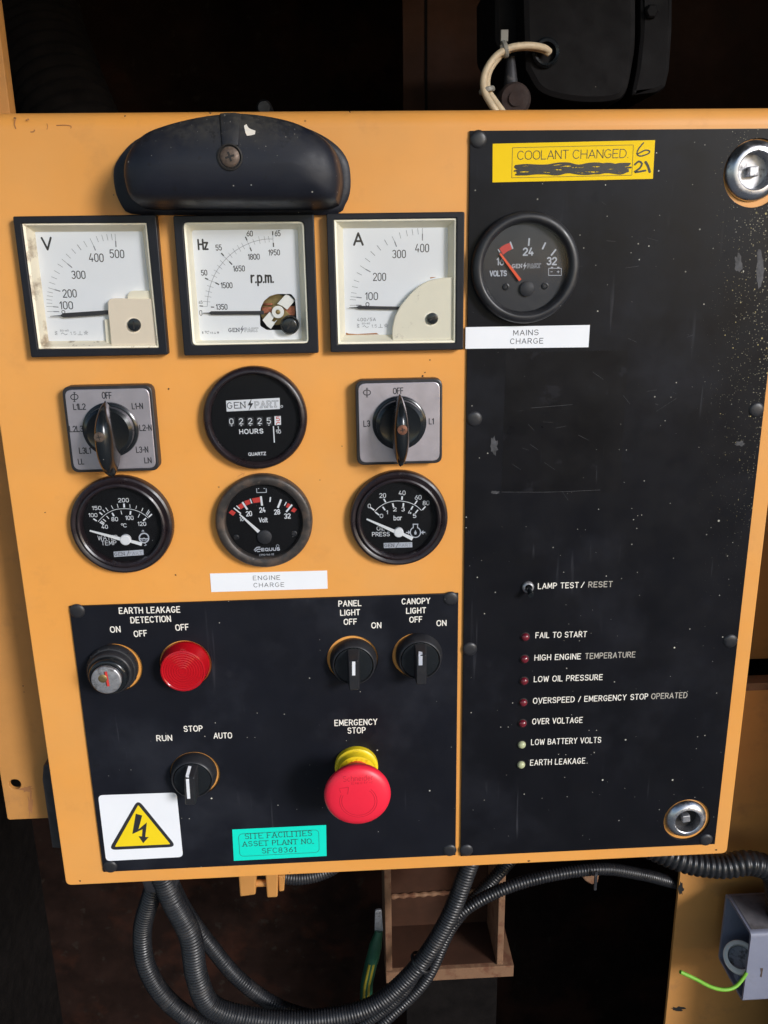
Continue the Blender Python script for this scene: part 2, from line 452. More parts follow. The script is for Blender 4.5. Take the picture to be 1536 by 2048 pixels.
M['plate_clean'] = mk('black_switch_plate_laminate', (.0085, .0092, .0135), .38, var=.22, vscale=22, bump=.012, bscale=1300, rvar=.08, spec=.22,
                grime=[(9, .5, .72, (.03, .033, .044), .55), (55, .62, .74, (.006, .006, .008), .7), (26, .66, .72, (.05, .05, .055), .22)],
                specks=[(420, .18, (.5, .48, .42), .04, None), (150, .09, (.75, .72, .62), .10, None)],
                scratch=(260, .18, (.16, .16, .18)))
M['ghost'] = mk('old_glue_patch', (.006, .006, .0075), .35, spec=.15, var=.3, vscale=30, bump=.01, bscale=700, rvar=.08,
                grime=[(40, .6, .63, (.015, .015, .02), .4)], specks=[(300, .1, (.4, .4, .35), .08, None)], scratch=(300, .4, (.16, .16, .18)))
M['residue'] = mk('dried_glue_residue', (.045, .045, .05), .6, var=.6, vscale=300)
M['blkplastic'] = mk('black_plastic', (.020, .020, .023), .42, var=.2, vscale=80, bump=.02, bscale=1500, specks=[(260, .09, (.4, .38, .34), .10, None)], grime=[(45, .6, .8, (.07, .06, .05), .35)])
M['hood'] = mk('black_hood_plastic', (.011, .0125, .020), .50, spec=.35, var=.15, vscale=60, bump=.03, bscale=1400, specks=[(240, .12, (.5, .47, .42), .16, None), (700, .3, (.2, .19, .17), .25, axis(1, -.01, .02))],
               grime=[(26, .38, .62, (.050, .046, .036), .8, axis(1, .004, .022)), (260, .45, .6, (.06, .055, .045), .6, axis(1, .006, .024)), (120, .6, .66, (.006, .006, .007), .6)])
M['frame'] = mk('black_meter_frame', (.010, .011, .016), .42, spec=.3, var=.15, vscale=90, bump=.02, bscale=1200, specks=[(300, .08, (.4, .38, .34), .06, None)])
M['cream'] = mk('cream_plastic', (.92, .87, .70), .45, var=.04, vscale=50, grime=[(120, .66, .8, (.16, .09, .05), .8)])
M['cream_dirty'] = mk('stained_cream_plastic', (.92, .84, .66), .5, var=.05, vscale=50, grime=[(90, .5, .66, (.25, .15, .08), .8, axis(0, -.022, -.03)), (200, .58, .7, (.12, .07, .04), .9, axis(1, -.01, -.03))])
M['cream_cover'] = mk('cream_cover_plastic', (.92, .80, .63), .42, var=.03, vscale=40, specks=[(200, .1, (.15, .1, .07), .1, None)])
M['dialwhite'] = mk('white_scale_plate', (.90, .93, .97), .45, var=.02, vscale=30)
M['print'] = mk('black_print', (.02, .02, .025), .6, var=.1)
M['printgrey'] = mk('faded_print', (.22, .23, .26), .6, var=.2, vscale=400)
M['pointer'] = mk('black_pointer', (.03, .03, .035), .5)
M['silver'] = mk('brushed_aluminium', (.50, .46, .50), .42, metal=.8, var=.07, vscale=70, rvar=.06, bump=.012, bscale=900, grime=[(60, .6, .8, (.14, .12, .11), .35)])
M['chrome'] = mk('worn_chrome', (.66, .66, .69), .33, metal=1, var=.1, vscale=100, rvar=.1, grime=[(160, .55, .7, (.1, .07, .05), .7)])
M['zinc'] = mk('dull_zinc', (.45, .45, .47), .48, metal=.8, var=.2, vscale=200, grime=[(220, .5, .65, (.06, .05, .04), .7)])
M['copperscrew'] = mk('orange_rusty_screw', (.20, .085, .05), .6, metal=.4, var=.4, vscale=500)
M['rust'] = mk('rusty_screw', (.12, .085, .065), .55, metal=.4, var=.4, vscale=500, bump=.06, bscale=1500)
M['gloss'] = mk('glossy_black_knob', (.010, .012, .014), .22, var=.15, vscale=60, rvar=.07, coat=.1, specks=[(300, .09, (.5, .47, .42), .08, None)], grime=[(40, .6, .8, (.035, .034, .03), .4)])
M['bezel'] = mk('black_gauge_bezel', (.017, .011, .013), .32, var=.2, vscale=90, bump=.03, bscale=1100, specks=[(330, .1, (.45, .42, .38), .09, None)], grime=[(80, .58, .75, (.05, .035, .03), .5)])
M['bezel_worn'] = mk('worn_metal_bezel', (.055, .048, .045), .42, metal=.35, var=.3, vscale=110, bump=.05, bscale=900, grime=[(110, .5, .62, (.13, .085, .06), .55), (300, .62, .72, (.22, .18, .15), .6)])
M['dial'] = mk('black_dial', (.005, .005, .006), .6, spec=.15, var=.15, vscale=100, specks=[(500, .09, (.4, .4, .38), .08, None)])
M['dialgrey'] = mk('charcoal_dial', (.022, .022, .026), .55, var=.12, vscale=100, specks=[(300, .09, (.5, .5, .48), .05, None)])
M['white'] = mk('white_print', (.78, .79, .82), .5, var=.04)
M['whitegrey'] = mk('soft_white_print', (.50, .52, .58), .5, var=.1, vscale=300)
M['engrave'] = mk('engraved_cream_lettering', (.86, .80, .72), .7, var=.2, vscale=700)
M['engrave_faded'] = mk('worn_engraved_lettering', (.42, .39, .34), .7, var=.4, vscale=700)
M['needlewhite'] = mk('white_needle', (.85, .85, .86), .45, var=.02)
M['needlered'] = mk('orange_red_needle', (.95, .10, .03), .4, var=.03)
M['redprint'] = mk('red_print', (.62, .045, .035), .5, var=.05)
M['sticker'] = mk('white_label_film', (.84, .855, .89), .4, spec=.3, var=.02, vscale=30)
M['ysticker'] = mk('yellow_label_film', (.90, .60, .008), .5, spec=.12, var=.02, vscale=30, grime=[(80, .7, .8, (.4, .25, .02), .3)])
M['hyellow'] = mk('hazard_yellow', (.90, .66, .012), .4, var=.03)
M['teal'] = mk('turquoise_label_film', (.008, .74, .56), .5, spec=.12, var=.03, vscale=30)
M['marker'] = mk('black_marker_ink', (.016, .013, .007), .45, var=.3, vscale=500)
M['redplastic'] = mk('red_mushroom_plastic', (.86, .020, .050), .42, var=.04, vscale=40, rvar=.05, bump=.01)
M['redgroove'] = mk('red_moulded_mark', (.52, .012, .03), .5, var=.05)
M['yplastic'] = mk('yellow_collar_plastic', (.86, .62, .015), .36, var=.06, vscale=60, grime=[(120, .6, .75, (.3, .18, .02), .5)])
M['copper'] = mk('copper_coil', (.45, .16, .09), .45, metal=.7, var=.3, vscale=900, bump=.1, bscale=2500)
M['brass'] = mk('dull_brass', (.34, .25, .11), .4, metal=.8, var=.2, vscale=400)
M['cavity'] = mk('dark_cavity', (.012, .010, .009), .7)
M['cond'] = mk('grey_black_conduit', (.014, .0145, .017), .42, var=.25, vscale=80, rvar=.1, grime=[(60, .55, .75, (.07, .06, .055), .4)])
M['condblack'] = mk('black_conduit', (.013, .013, .015), .38, var=.25, vscale=80, rvar=.1, grime=[(60, .6, .8, (.05, .045, .04), .4)])
M['greybox'] = mk('grey_box_plastic', (.22, .23, .30), .5, var=.06, vscale=40, bump=.04, bscale=600, grime=[(50, .58, .75, (.12, .11, .12), .4)])
M['greybox_dirty'] = mk('dirty_grey_plastic', (.15, .14, .15), .7, var=.3, vscale=60, grime=[(50, .45, .65, (.04, .032, .025), .85)])
M['bushing'] = mk('white_bushing_plastic', (.95, .95, .90), .45, var=.03)
M['greenwire'] = mk('green_wire', (.17, .42, .035), .45, var=.05)
M['earthgreen'] = mk('earth_green', (.010, .07, .035), .5, var=.1)
M['earthyellow'] = mk('earth_yellow', (.28, .22, .015), .5, var=.1)
M['creamwire'] = mk('cream_wire', (.62, .50, .34), .5, var=.12, vscale=200)
M['tie'] = mk('grey_cable_tie', (.26, .25, .22), .5)
M['foam'] = mk('black_liner_foam', (.006, .0048, .0045), .95, spec=.1, var=.4, vscale=60, bump=.8, bscale=120)
M['shaded_paint'] = mk('shaded_interior_paint', (.055, .022, .012), .8, spec=.2, var=.3, vscale=30, grime=[(12, .4, .7, (.03, .016, .01), .8)])  # yellow paint darkened to brown, interior shade put into the colour
M['housing'] = mk('black_housing', (.006, .0054, .006), .7, spec=.12, var=.2, vscale=40, bump=.05, bscale=700, specks=[(160, .1, (.4, .38, .34), .14, None)])
M['darksteel'] = mk('dark_grey_steel', (.035, .035, .04), .5, metal=.3, var=.3, vscale=120, grime=[(150, .6, .7, (.15, .14, .14), .7)])
M['grimyliner'] = mk('grimy_brown_liner', (.012, .006, .0045), .95, spec=.1, var=.5, vscale=25, grime=[(8, .5, .62, (.035, .013, .008), .8), (60, .6, .68, (.03, .025, .02), .5)])
M['ground'] = mk('yard_concrete', (.16, .158, .155), .85, var=.15, vscale=1.5)
M['smear'] = mk('faint_brown_smear', (.62, .27, .07), .7, var=.2, vscale=600)
M['chip'] = mk('white_paint_chip', (.75, .70, .62), .7, var=.1)
M['scuff'] = mk('brown_scuff', (.40, .17, .06), .7, var=.2)
M['ledwhite'] = mk('cloudy_led', (.50, .52, .30), .3, var=.06)
def glassy(name, tint=(1, 1, 1), rough=.03, strength=.6):
    m = bpy.data.materials.new(name); m.use_nodes = True; n = m.node_tree.nodes; L = m.node_tree.links; n.clear()
    o = n.new('ShaderNodeOutputMaterial'); t = n.new('ShaderNodeBsdfTransparent'); g = n.new('ShaderNodeBsdfGlossy'); x = n.new('ShaderNodeMixShader'); f = n.new('ShaderNodeFresnel')
    t.inputs[0].default_value = (*tint, 1); g.inputs['Roughness'].default_value = rough; f.inputs[0].default_value = 1.45
    mm = n.new('ShaderNodeMath'); mm.operation = 'MULTIPLY'; mm.inputs[1].default_value = strength
    L.new(f.outputs[0], mm.inputs[0]); L.new(mm.outputs[0], x.inputs[0]); L.new(t.outputs[0], x.inputs[1]); L.new(g.outputs[0], x.inputs[2]); L.new(x.outputs[0], o.inputs[0])
    return m
M['glass'] = glassy('gauge_glass', (.98, .99, 1), .12, .45)
M['meterglass'] = glassy('meter_glass', (1, 1, 1), .06, .6)
M['redlens'] = mk('red_lens_plastic', (.46, .004, .010), .13, var=.05, rvar=.03, spec=.4, coat=.15)
M['redled'] = mk('dark_red_led', (.16, .012, .022), .15, var=.08, rvar=.03, coat=.6)

# ------------------------------------------------------------------ ground, canopy interior and unseen light blockers
def structure(name, vf, mat): return single(name, None, None, vf, mat, kind='structure', smooth=0)
def slab(x0, x1, z0, z1, h0, h1): return box(x0, x1, z0, z1, h0, h1, 0)
structure('ground', slab(-30000, 30000, -1420, -1400, -3000, 60000), M['ground'])
structure('canopy_back_wall', slab(-420, 520, -1100, 300, -520, -500), M['grimyliner'])
structure('canopy_left_wall', slab(-440, -420, -1100, 300, -520, -20), M['foam'])
structure('canopy_right_wall', slab(520, 540, -1100, 300, -520, -20), M['foam'])
structure('canopy_roof', slab(-440, 540, 300, 320, -520, 20), M['foam'])
structure('unseen_sky_blocker', loft([[(x, 300, 0), (x, 318, 0), (x, 418, 620), (x, 400, 620)] for x in (600, -500)]), M['foam'])  # added out of view to block the upper sky and darken the interior
structure('unseen_sun_blocker', slab(325, 560, -1100, 300, -20, 12), M['foam'])  # added out of view to keep the sun off the inner side panel
structure('canopy_floor', slab(-440, 540, -1120, -1100, -520, 0), M['grimyliner'])
# inner yellow-painted panel seen dimly above the control panel on the right
xa = U(806, 100, -230)[0]; xb = U(852, 100, -232)[0]
t = thing('interior_panel', 'yellow painted sheet, darkened for shade, deep behind the top edge of the control panel', 'panel', (xa, 0, -232))
add('sheet', t, box(xa, 470, -60, 290, -236, -232), M['shaded_paint'])  # yellow sheet coloured dark brown to stand for the shade it is in
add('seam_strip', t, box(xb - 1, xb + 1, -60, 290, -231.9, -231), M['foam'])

# ------------------------------------------------------------------ control panel
XL, XR, ZB, ZT = -189.3, 253.1, -390.0, 75.3
t = thing('control_panel', 'large orange yellow painted steel panel carrying all the meters, switches and black plates', 'control panel', (0, ZB, 0))
def px_c(c, x, y, h=0): return U(*c(x, y), h)
out = roundpoly([(XL, ZB), (XR, ZB), (XR, 66.5), (XL, 66.5)], [4, 4, 0, 0])
cut = [rrect(-129.1, -12, 66.5, 66, 1), rrect(-48.6, -12, 66.5, 66, 1), rrect(31.3, -11.6, 66.5, 66, 1)]
cut += [circle(*U(1507, 349, .5), 10.6, 32), circle(*U(1371.5, 1640, .5), 10.6, 32)]
add('front_sheet', t, prism([out] + cut, -2, 0, .5), M['paint'])
# folded top edge: a quarter round going back
prof = [(66.0, 0)] + [(66.0 + 9 * math.sin(a), -9 + 9 * math.cos(a)) for a in [math.pi / 2 * k / 8 for k in range(1, 9)]] + [(75.0, -40), (73.5, -40), (73.5, -9), (66.0, -2)]
add('top_flange', t, loft([[(x, z, h) for z, h in prof] for x in (XR, XL)]), M['paint'])
add('side_flange', t, box(XL, XL + 1.6, ZB + 5, 66, -42, -2.05), M['paint'])
add('side_flange', t, box(XR - 1.6, XR, ZB + 5, 66, -42, -2.05), M['paint'])
add('bottom_flange', t, box(XL + 5, XR - 5, ZB, ZB + 1.6, -42, -2.05), M['paint'])
# old pencil-like scuffs near the upper left corner, dirt at edges
sc = [([(100, 115), (92, 155), (102, 185)], .5), ([(165, 130), (180, 122), (185, 130)], .5), ([(195, 205), (215, 203), (222, 190)], .6), ([(300, 150), (305, 170), (300, 190)], .25), ([(360, 163), (420, 160), (455, 168), (452, 182)], .35)]
add('scuff_marks', t, marks_vf(C1, sc, .1), M['scuff'])
random.seed(5)
chips = [(845, 752, 2), (1010 - 160, 745, 1.5), (351, 1150, 2), (337, 778, 1.6), (46, 1372, 1.6), (48, 1384, 1.2), (90, 1025, 1.4), (420, 216 + 10, 2), (560, 240, 2), (700, 224, 2), (250, 232, 1.6), (30, 236, 2.5), (1058, 1722, 2.4), (1433, 1700, 2), (160, 1762, 2), (860, 600 + 120, 1.5), (640, 960, 1.2), (372, 700, 1.3)]
add('paint_chips', t, join(*[blot(x, y, r, r * random.uniform(.5, 1), .12 + .001 * i, 9, .4) for i, (x, y, r) in enumerate(chips)]), M['cavity'], 0)['kind'] = 'stuff'
add('grime_smears', t, marks_vf(C5, [([(405, 995), (440, 975), (470, 962)], .5), ([(430, 960), (462, 968), (455, 985)], .35), ([(520, 965), (600, 958)], .4)], .14), M['smear'], 0)['kind'] = 'stuff'

# ------------------------------------------------------------------ black engraved plates
def rivet_vf(px, py, h, r=4.5):
    x, z = U(px, py, h + .7); return lathe(x, z, [(0, h + 1.15), (r * .35, h + 1.15), (r * .7, h + .95), (r * .93, h + .5), (r, h)][::-1], 28)
PH = 1.5
def sel_hole(px, py, r): 
    x, z = U(px, py, 0.5); return circle(x, z, r, 56)
KEY, RED, SELA, SELB, RUN, EST = (229, 1334), (371.5, 1327), (705, 1317), (835, 1309), (390.5, 1546), (712.8, 1531)
LK1, LK2 = (1509, 347), (1372.5, 1638)
tL = thing('engraved_switch_plate', 'black engraved plate at lower left carrying the key switch, selectors and emergency stop', 'plate', (-10, -380, 0))
holes = [sel_hole(KEY[0] + 4, KEY[1], 15.7), sel_hole(*RED, 15.6), sel_hole(*SELA, 15.6), sel_hole(SELB[0] - 2, SELB[1] + 1, 15.0), sel_hole(*RUN, 15.6), sel_hole(*EST, 13)]
lo = UU(crop(0, 0, 1), [(138, 1213), (915.5, 1187), (912.5, 1707), (207, 1748)], PH)
x0 = (lo[0][0] + lo[3][0]) / 2; x1 = (lo[1][0] + lo[2][0]) / 2; z1 = (lo[0][1] + lo[1][1]) / 2; z0 = (lo[2][1] + lo[3][1]) / 2
add('plate_sheet', tL, prism([[(x0, z0), (x1, z0), (x1, z1), (x0, z1)]] + holes, .05, PH, .25), M['plate_clean'])
for p in ((154, 1223), (902, 1198), (220, 1735), (900, 1702)): add('rivet', tL, rivet_vf(*p, PH), M['blkplastic'])
EW = .62
def engraved(par, s, a, b, cap, conv, mat='engrave', wd=EW): add('lettering', par, text_vf(s, a, b, cap, PH + .06, wd, conv=conv, jit=.04, gap=.3), M[mat], 0)
for s, a, b in (('EARTH LEAKAGE', (464, 157), (868, 148)), ('DETECTION', (542, 220), (806, 210)), ('ON', (406, 283), (470, 280)), ('OFF', (565, 312), (648, 306)), ('OFF', (842, 270), (925, 265))):
    engraved(tL, s, a, b, 37, B1)
for s, a, b in (('PANEL', (452, 125), (622, 120)), ('LIGHT', (466, 195), (612, 190)), ('OFF', (493, 265), (588, 262)), ('ON', (705, 292), (775, 290)), ('CANOPY', (937, 108), (1150, 102)), ('LIGHT', (972, 180), (1118, 175)), ('OFF', (997, 248), (1090, 244)), ('ON', (1205, 275), (1275, 272))):
    engraved(tL, s, a, b, 40, B2)
for s, a, b in (('RUN', (542, 249), (662, 246)), ('STOP', (762, 174), (908, 169)), ('AUTO', (1004, 229), (1146, 226))): engraved(tL, s, a, b, 42, B3)
for s, a, b in (('EMERGENCY', (706, 96), (964, 88)), ('STOP', (786, 143), (892, 140))): engraved(tL, s, a, b, 33, B4)

tR = thing('engraved_alarm_plate', 'tall black engraved plate on the right with the column of indicator lamps', 'plate', (150, -380, 0))
lk = [U(*LK1, .5), U(*LK2, .5)]
x0 = 70.6; x1 = 243.3; z0 = -381; z1 = 63.8
add('plate_sheet', tR, prism([[(x0, z0), (x1, z0), (x1, z1), (x0, z1)], circle(*lk[0], 17.2, 56), circle(*lk[1], 15.6, 56)], .05, PH, .25), M['plate'])
for p in ((957, 278), (949, 838), (940, 1299), (1514, 820), (1462, 1283), (933, 1702), (1413, 1681)): add('rivet', tR, rivet_vf(*p, PH), M['blkplastic'])
for s, a, b, m_ in (('LAMP TEST', (296, 115), (542, 108), 'engrave'), ('/', (560, 107), (578, 106), 'engrave'), ('RESET', (606, 106), (750, 102), 'engrave_faded'), ('FAIL TO START', (281, 417), (592, 410), 'engrave'), ('HIGH ENGINE', (275, 555), (556, 546), 'engrave'), ('TEMPERATURE', (586, 545), (890, 535), 'engrave_faded'),
                ('LOW OIL PRESSURE', (271, 687), (689, 674), 'engrave'), ('OVERSPEED / EMERGENCY', (266, 820), (835, 798), 'engrave'), ('STOP', (864, 797), (968, 792), 'engrave'), ('OPERATED', (992, 792), (1209, 784), 'engrave_faded'), ('OVER VOLTAGE', (261, 947), (566, 937), 'engrave'),
                ('LOW BATTERY VOLTS', (254, 1074), (680, 1059), 'engrave'), ('EARTH LEAKAGE', (248, 1200), (583, 1187), 'engrave')):
    engraved(tR, s, a, b, 32, B5, m_, .52)
# ghost of a label that was removed, and smeared old glue
g = UU(crop(0, 0, 1), [(1012, 705), (1256, 700), (1240, 985), (1003, 984)], PH)
add('glue_patch', tR, flat(g, PH + .05), M['ghost'])
random.seed(11)
for q in ((1477, 527, 8, 17), (1521, 540, 8, 35), (1480, 887, 9, 5), (990, 985, 9, 3), (988, 893, 7, 18)): add('glue_residue', tR, blot(*q, PH + .05), M['residue'])
rs = []
for k in range(26):
    cx, cy = random.choice([(1230, 470), (1200, 520), (1130, 930), (1090, 860), (1180, 700), (1400, 700), (1300, 810), (1060, 880), (1060, 960)])
    x = cx + random.gauss(0, 45); y = cy + random.gauss(0, 28); a = random.uniform(-1, .6); l = random.uniform(6, 30)
    rs.append(([(x, y), (x + l * math.cos(a), y - l * math.sin(a) + 1)], random.uniform(.06, .14)))
rs.append(([(1003, 984), (1100, 984), (1200, 980)], .18)); rs.append(([(1062, 816), (1145, 809)], .15)); rs.append(([(1312, 823), (1354, 796)], .12))
add('scratches', tR, marks_vf(crop(0, 0, 1), rs, PH + .09), M['residue'], 0)['kind'] = 'stuff'

# ------------------------------------------------------------------ stickers
def sticker(name, label, conv, corners, h, mat, r=0, cat='label'):
    P = UU(conv, corners, h)
    P = roundpoly(P, r) if r else P
    cx = sum(p[0] for p in P) / len(P); cz = sum(p[1] for p in P) / len(P)
    s = thing(name, label, cat, (cx, cz, h - .15)); add('backing', s, prism(P, h - .14, h, .03), M[mat]); return s
s = sticker('label_strip', 'white strip label reading ENGINE CHARGE below the middle voltage gauge', C5, [(170, 1823), (1170, 1797), (1175, 1952), (182, 1981)], .25, 'sticker')
add('lettering', s, join(text_vf('ENGINE', (540, 1878), (768, 1873), 34, .3, .34, conv=C5, gap=.34), text_vf('CHARGE', (545, 1939), (803, 1934), 34, .3, .34, conv=C5, gap=.34)), M['print'], 0)
s = sticker('label_strip', 'white strip label reading MAINS CHARGE under the charcoal volts gauge', C3, [(28, 1133), (648, 1122), (641, 1233), (27, 1241)], PH + .2, 'sticker')
add('lettering', s, join(text_vf('MAINS', (266, 1174), (390, 1171), 25, PH + .25, .32, conv=C3, gap=.3), text_vf('CHARGE', (251, 1216), (414, 1213), 25, PH + .25, .32, conv=C3, gap=.3)), M['print'], 0)
s = sticker('service_label', 'yellow label reading COOLANT CHANGED with its date scribbled out', C3, [(163, 218), (973, 200), (962, 393), (162, 411)], PH + .2, 'ysticker')
h = PH + .25
add('border', s, join(*[ribbon(UU(C3, q, h), .22, h + .01 * i, False) for i, q in enumerate([[(262, 238), (865, 224)], [(865, 224), (857, 375)], [(857, 375), (258, 388)], [(258, 388), (262, 238)]])]), M['print'], 0)
add('lettering', s, join(text_vf('COOLANT', (287, 297), (540, 292), 42, h, .36, conv=C3, gap=.16), text_vf('CHANGED.', (563, 292), (838, 287), 42, h, .36, conv=C3, gap=.16)), M['print'], 0)
add('printed_date', s, text_vf('17 NOVEMBER 2017', (320, 371), (815, 357), 32, h, .3, conv=C3, gap=.2), M['print'], 0)
random.seed(3)
scr = []
for k in range(10):
    y = 326 + k * 5.0
    scr.append(([(285 + random.uniform(-14, 12), y + random.uniform(-2, 6))] + [(x, y + random.uniform(-7, 7) - (x - 285) * .014) for x in range(330, 800, 52)] + [(838 + random.uniform(-22, 16), y - 7 + random.uniform(-5, 3))], random.uniform(.55, 1.15)))
add('marker_scribble', s, join(*[ribbon(smooth2(UU(C3, p, h + .06)), wd, h + .06 + .012 * i, True) for i, (p, wd) in enumerate(scr)]), M['marker'], 0)
hw = [[(915, 214), (893, 240), (882, 268), (900, 280), (938, 268), (946, 255), (925, 250), (888, 268)], [(872, 322), (892, 306), (908, 318), (895, 342), (870, 360), (925, 352)], [(926, 310), (938, 330), (946, 358)]]
add('handwriting', s, join(*[ribbon(smooth2(UU(C3, p, h + .03)), [.7, .95, 1.3][i], h + .03 + i * .01, True) for i, p in enumerate(hw)]), M['marker'], 0)
s = sticker('asset_label', 'turquoise asset number label at the bottom of the lower left plate', B4, [(75, 735), (652, 707), (655, 897), (85, 927)], PH + .2, 'teal')
fr = roundpoly(UU(B4, [(113, 762), (606, 736), (610, 874), (122, 900)], h), 3); fr.append(fr[0])
add('border', s, ribbon(fr, .28, h, False), M['print'], 0)
add('lettering', s, join(text_vf('SITE FACILITIES', (155, 792), (568, 771), 31, h + .02, .4, True, .2, B4), text_vf('ASSET PLANT NO.', (141, 838), (580, 819), 29, h + .02, .4, True, .2, B4), text_vf('SFC8361', (260, 880), (470, 871), 29, h + .02, .4, True, .2, B4)), M['print'], 0)
s = sticker('hazard_sticker', 'white square sticker with a yellow and black electric shock warning triangle', B3, [(65, 690), (700, 668), (752, 1188), (130, 1222)], PH + .2, 'sticker', 3, 'warning sign')
add('triangle_border', s, flat(roundpoly(UU(B3, [(387, 722), (150, 1133), (700, 1106)], h), 5), h), M['print'], 0)
add('triangle_field', s, flat(roundpoly(UU(B3, [(390, 768), (200, 1106), (650, 1085)], h + .06), .8), h + .06), M['hyellow'], 0)
add('lightning_bolt', s, flat(UU(B3, [(370, 838), (422, 853), (392, 965), (460, 908), (447, 1027), (475, 1027), (430, 1077), (392, 1020), (420, 1022), (424, 965), (342, 1003)], h + .1), h + .1), M['print'], 0)

# ------------------------------------------------------------------ panel lamp hood
fl = [(262, 427), (240, 405), (230, 380), (227, 340), (240, 312), (268, 282), (310, 262), (360, 246), (420, 236), (470, 233), (530, 236), (590, 248), (640, 268), (675, 292), (695, 320), (701, 350), (700, 385), (690, 410), (670, 428), (560, 431), (460, 431), (360, 430)]
bo = [(262, 398), (252, 375), (247, 340), (256, 305), (285, 270), (330, 250), (400, 233), (470, 226), (530, 231), (590, 245), (640, 271), (668, 302), (680, 345), (677, 385), (660, 405), (560, 408), (460, 408), (360, 407), (285, 406)]
t = thing('lamp_hood', 'black plastic lamp hood with one rusty screw above the middle meter', 'lamp hood', (*U(465, 340), 0))
N = 96
def ring2(pts, h): 
    q = resample(smoothline([(*U(*p, h), 0) for p in pts], 1.5, True), N); k = max(range(N), key=lambda i: q[i].x - abs(q[i].y - 40) * .001); q = q[k:] + q[:k]
    q = [(v.x, v.y) for v in q]
    return q if area(q) > 0 else [q[0]] + q[1:][::-1]
rf = ring2(fl, 3); rb = ring2(bo, 26)
def at(r, h): return [(x, z, h) for x, z in r]
cx = sum(p[0] for p in rb) / N; cz = sum(p[1] for p in rb) / N
def shr(r, k): # shrink vertically mostly, keeps the long loaf shape
    out = []
    for x, z in r:
        dx = x - cx; dz = z - cz; out.append((cx + math.copysign(max(abs(dx) - k, abs(dx) * .25), dx), cz + dz * max(.03, 1 - k / 24)))
    return out
add('rim', t, loft([at(offset(rf, -1), .05), at(rf, 1), at(rf, 2.6), at(offset(rf, -1.2), 3.6), at(offset(rb, 2.0), 4.2)], True, True), M['hood'])
rings = [at(offset(rb, 1.9), 4), at(offset(rb, 1.2), 12), at(rb, 24), at(offset(rb, -.7), 28), at(shr(rb, 2.2), 30.8), at(shr(rb, 5), 33), at(shr(rb, 9), 35), at(shr(rb, 14), 36.4), at(shr(rb, 19), 37.1), at(shr(rb, 23), 37.4)]
body = add('body', t, loft(rings, False, True), M['hood']); hb = LAST['bvh']
# centre rib following the dome
rows = []
for i in range(9):
    y = 231 + i * 7.5; wl = 20 - i * .6
    row = []
    for k, (dx, lf) in enumerate([(-1.12, .02), (-1, .9), (-.5, 1.25), (.5, 1.25), (1, .9), (1.12, .02)]):
        p = proj(461 + dx * wl, y, lf, hb)
        row.append(p)
    if all(row): rows.append(row)
Vr = [p for r in rows for p in r]; Fr = [(i * 6 + k, i * 6 + k + 1, (i + 1) * 6 + k + 1, (i + 1) * 6 + k) for i in range(len(rows) - 1) for k in range(5)]
add('rib', t, (Vr, Fr), M['hood'])
p = proj(460, 314, 0, hb); sx, sz, sh = p
add('screw_recess', t, lathe(sx, sz, [(6.1, sh - .6), (6.0, sh + .7), (5.4, sh + .9), (5.0, sh + .3), (4.9, sh + .05), (0, sh + .04)], 40), M['cavity'])
sc_ = add('screw', t, lathe(sx, sz, [(4.6, sh + .05), (4.5, sh + .55), (3.6, sh + 1.1), (1.8, sh + 1.4), (0, sh + 1.5)], 32), M['rust'])
def cross_vf(x, z, h, l, wd, ang=.3): return join(*[ribbon([(x - l * math.cos(a), z - l * math.sin(a)), (x + l * math.cos(a), z + l * math.sin(a))], wd, h + .03 * i, False) for i, a in enumerate((ang, ang + math.pi / 2))])
add('cross_slot', sc_, cross_vf(sx, sz, sh + 1.58, 2.2, .95), M['cavity'], 0)
cp = [proj(x, y, .25, hb) for x, y in [(488, 252), (493, 249), (497, 256), (502, 259), (511, 262), (510, 269), (502, 271), (494, 272), (491, 266)]]
add('paint_chip', t, (cp, [tuple(range(len(cp)))]), M['chip'], 0)

# ------------------------------------------------------------------ square meters
def order(P):
    return P if area(P) > 0 else P[::-1]
def meter(name, label, conv, outer, opening, plate, rr, inner):
    FH = 6.0; hp = -1.5
    O = order(UU(conv, outer, FH)); cx = sum(p[0] for p in O) / 4; cz = sum(p[1] for p in O) / 4
    t = thing(name, label, 'panel meter', (cx, cz, 0))
    O = rrect(cx, cz, 72.6, 71.6, 1.0)
    I = order(UU(conv, opening, FH)); I = roundpoly(I, rr, 4)
    add('frame', t, prism([O, I], .05, FH, .5), M['frame'])
    P = roundpoly(order(UU(conv, plate, hp)), max(rr * .6, .3), 4)
    # start both loops at nearest points
    k = min(range(len(P)), key=lambda i: (P[i][0] - I[0][0]) ** 2 + (P[i][1] - I[0][1]) ** 2); P = P[k:] + P[:k]
    I2 = offset(I, -.05); lip = offset(I, -.9)
    add('inner_rim', t, loft([at(I2, 1.5), at(I2, FH - 1.1), at(offset(I, -.35), FH - .8), at(lip, FH - 1.0), at(P, hp)], False, False), M[inner])
    return t, hp, P, I
def glass(t, I, h): add('glass', t, prism(offset(I, -.3), h - .5, h, 0), M['glass'], 0)
def slot_knob(t, x, z, h0, h1, r, ang, mat='gloss'):
    k = add('zero_screw', t, lathe(x, z, [(r, h0), (r, h1 - .6), (r * .9, h1 - .1), (r * .8, h1), (0, h1)], 32), M[mat])
    add('slot', k, ribbon([(x - r * .6 * math.cos(ang), z - r * .6 * math.sin(ang)), (x + r * .6 * math.cos(ang), z + r * .6 * math.sin(ang))], .8, h1 + .04, False), M['cavity'], 0)
def scaleticks(conv, lst, h): return marks_vf(conv, lst, h)
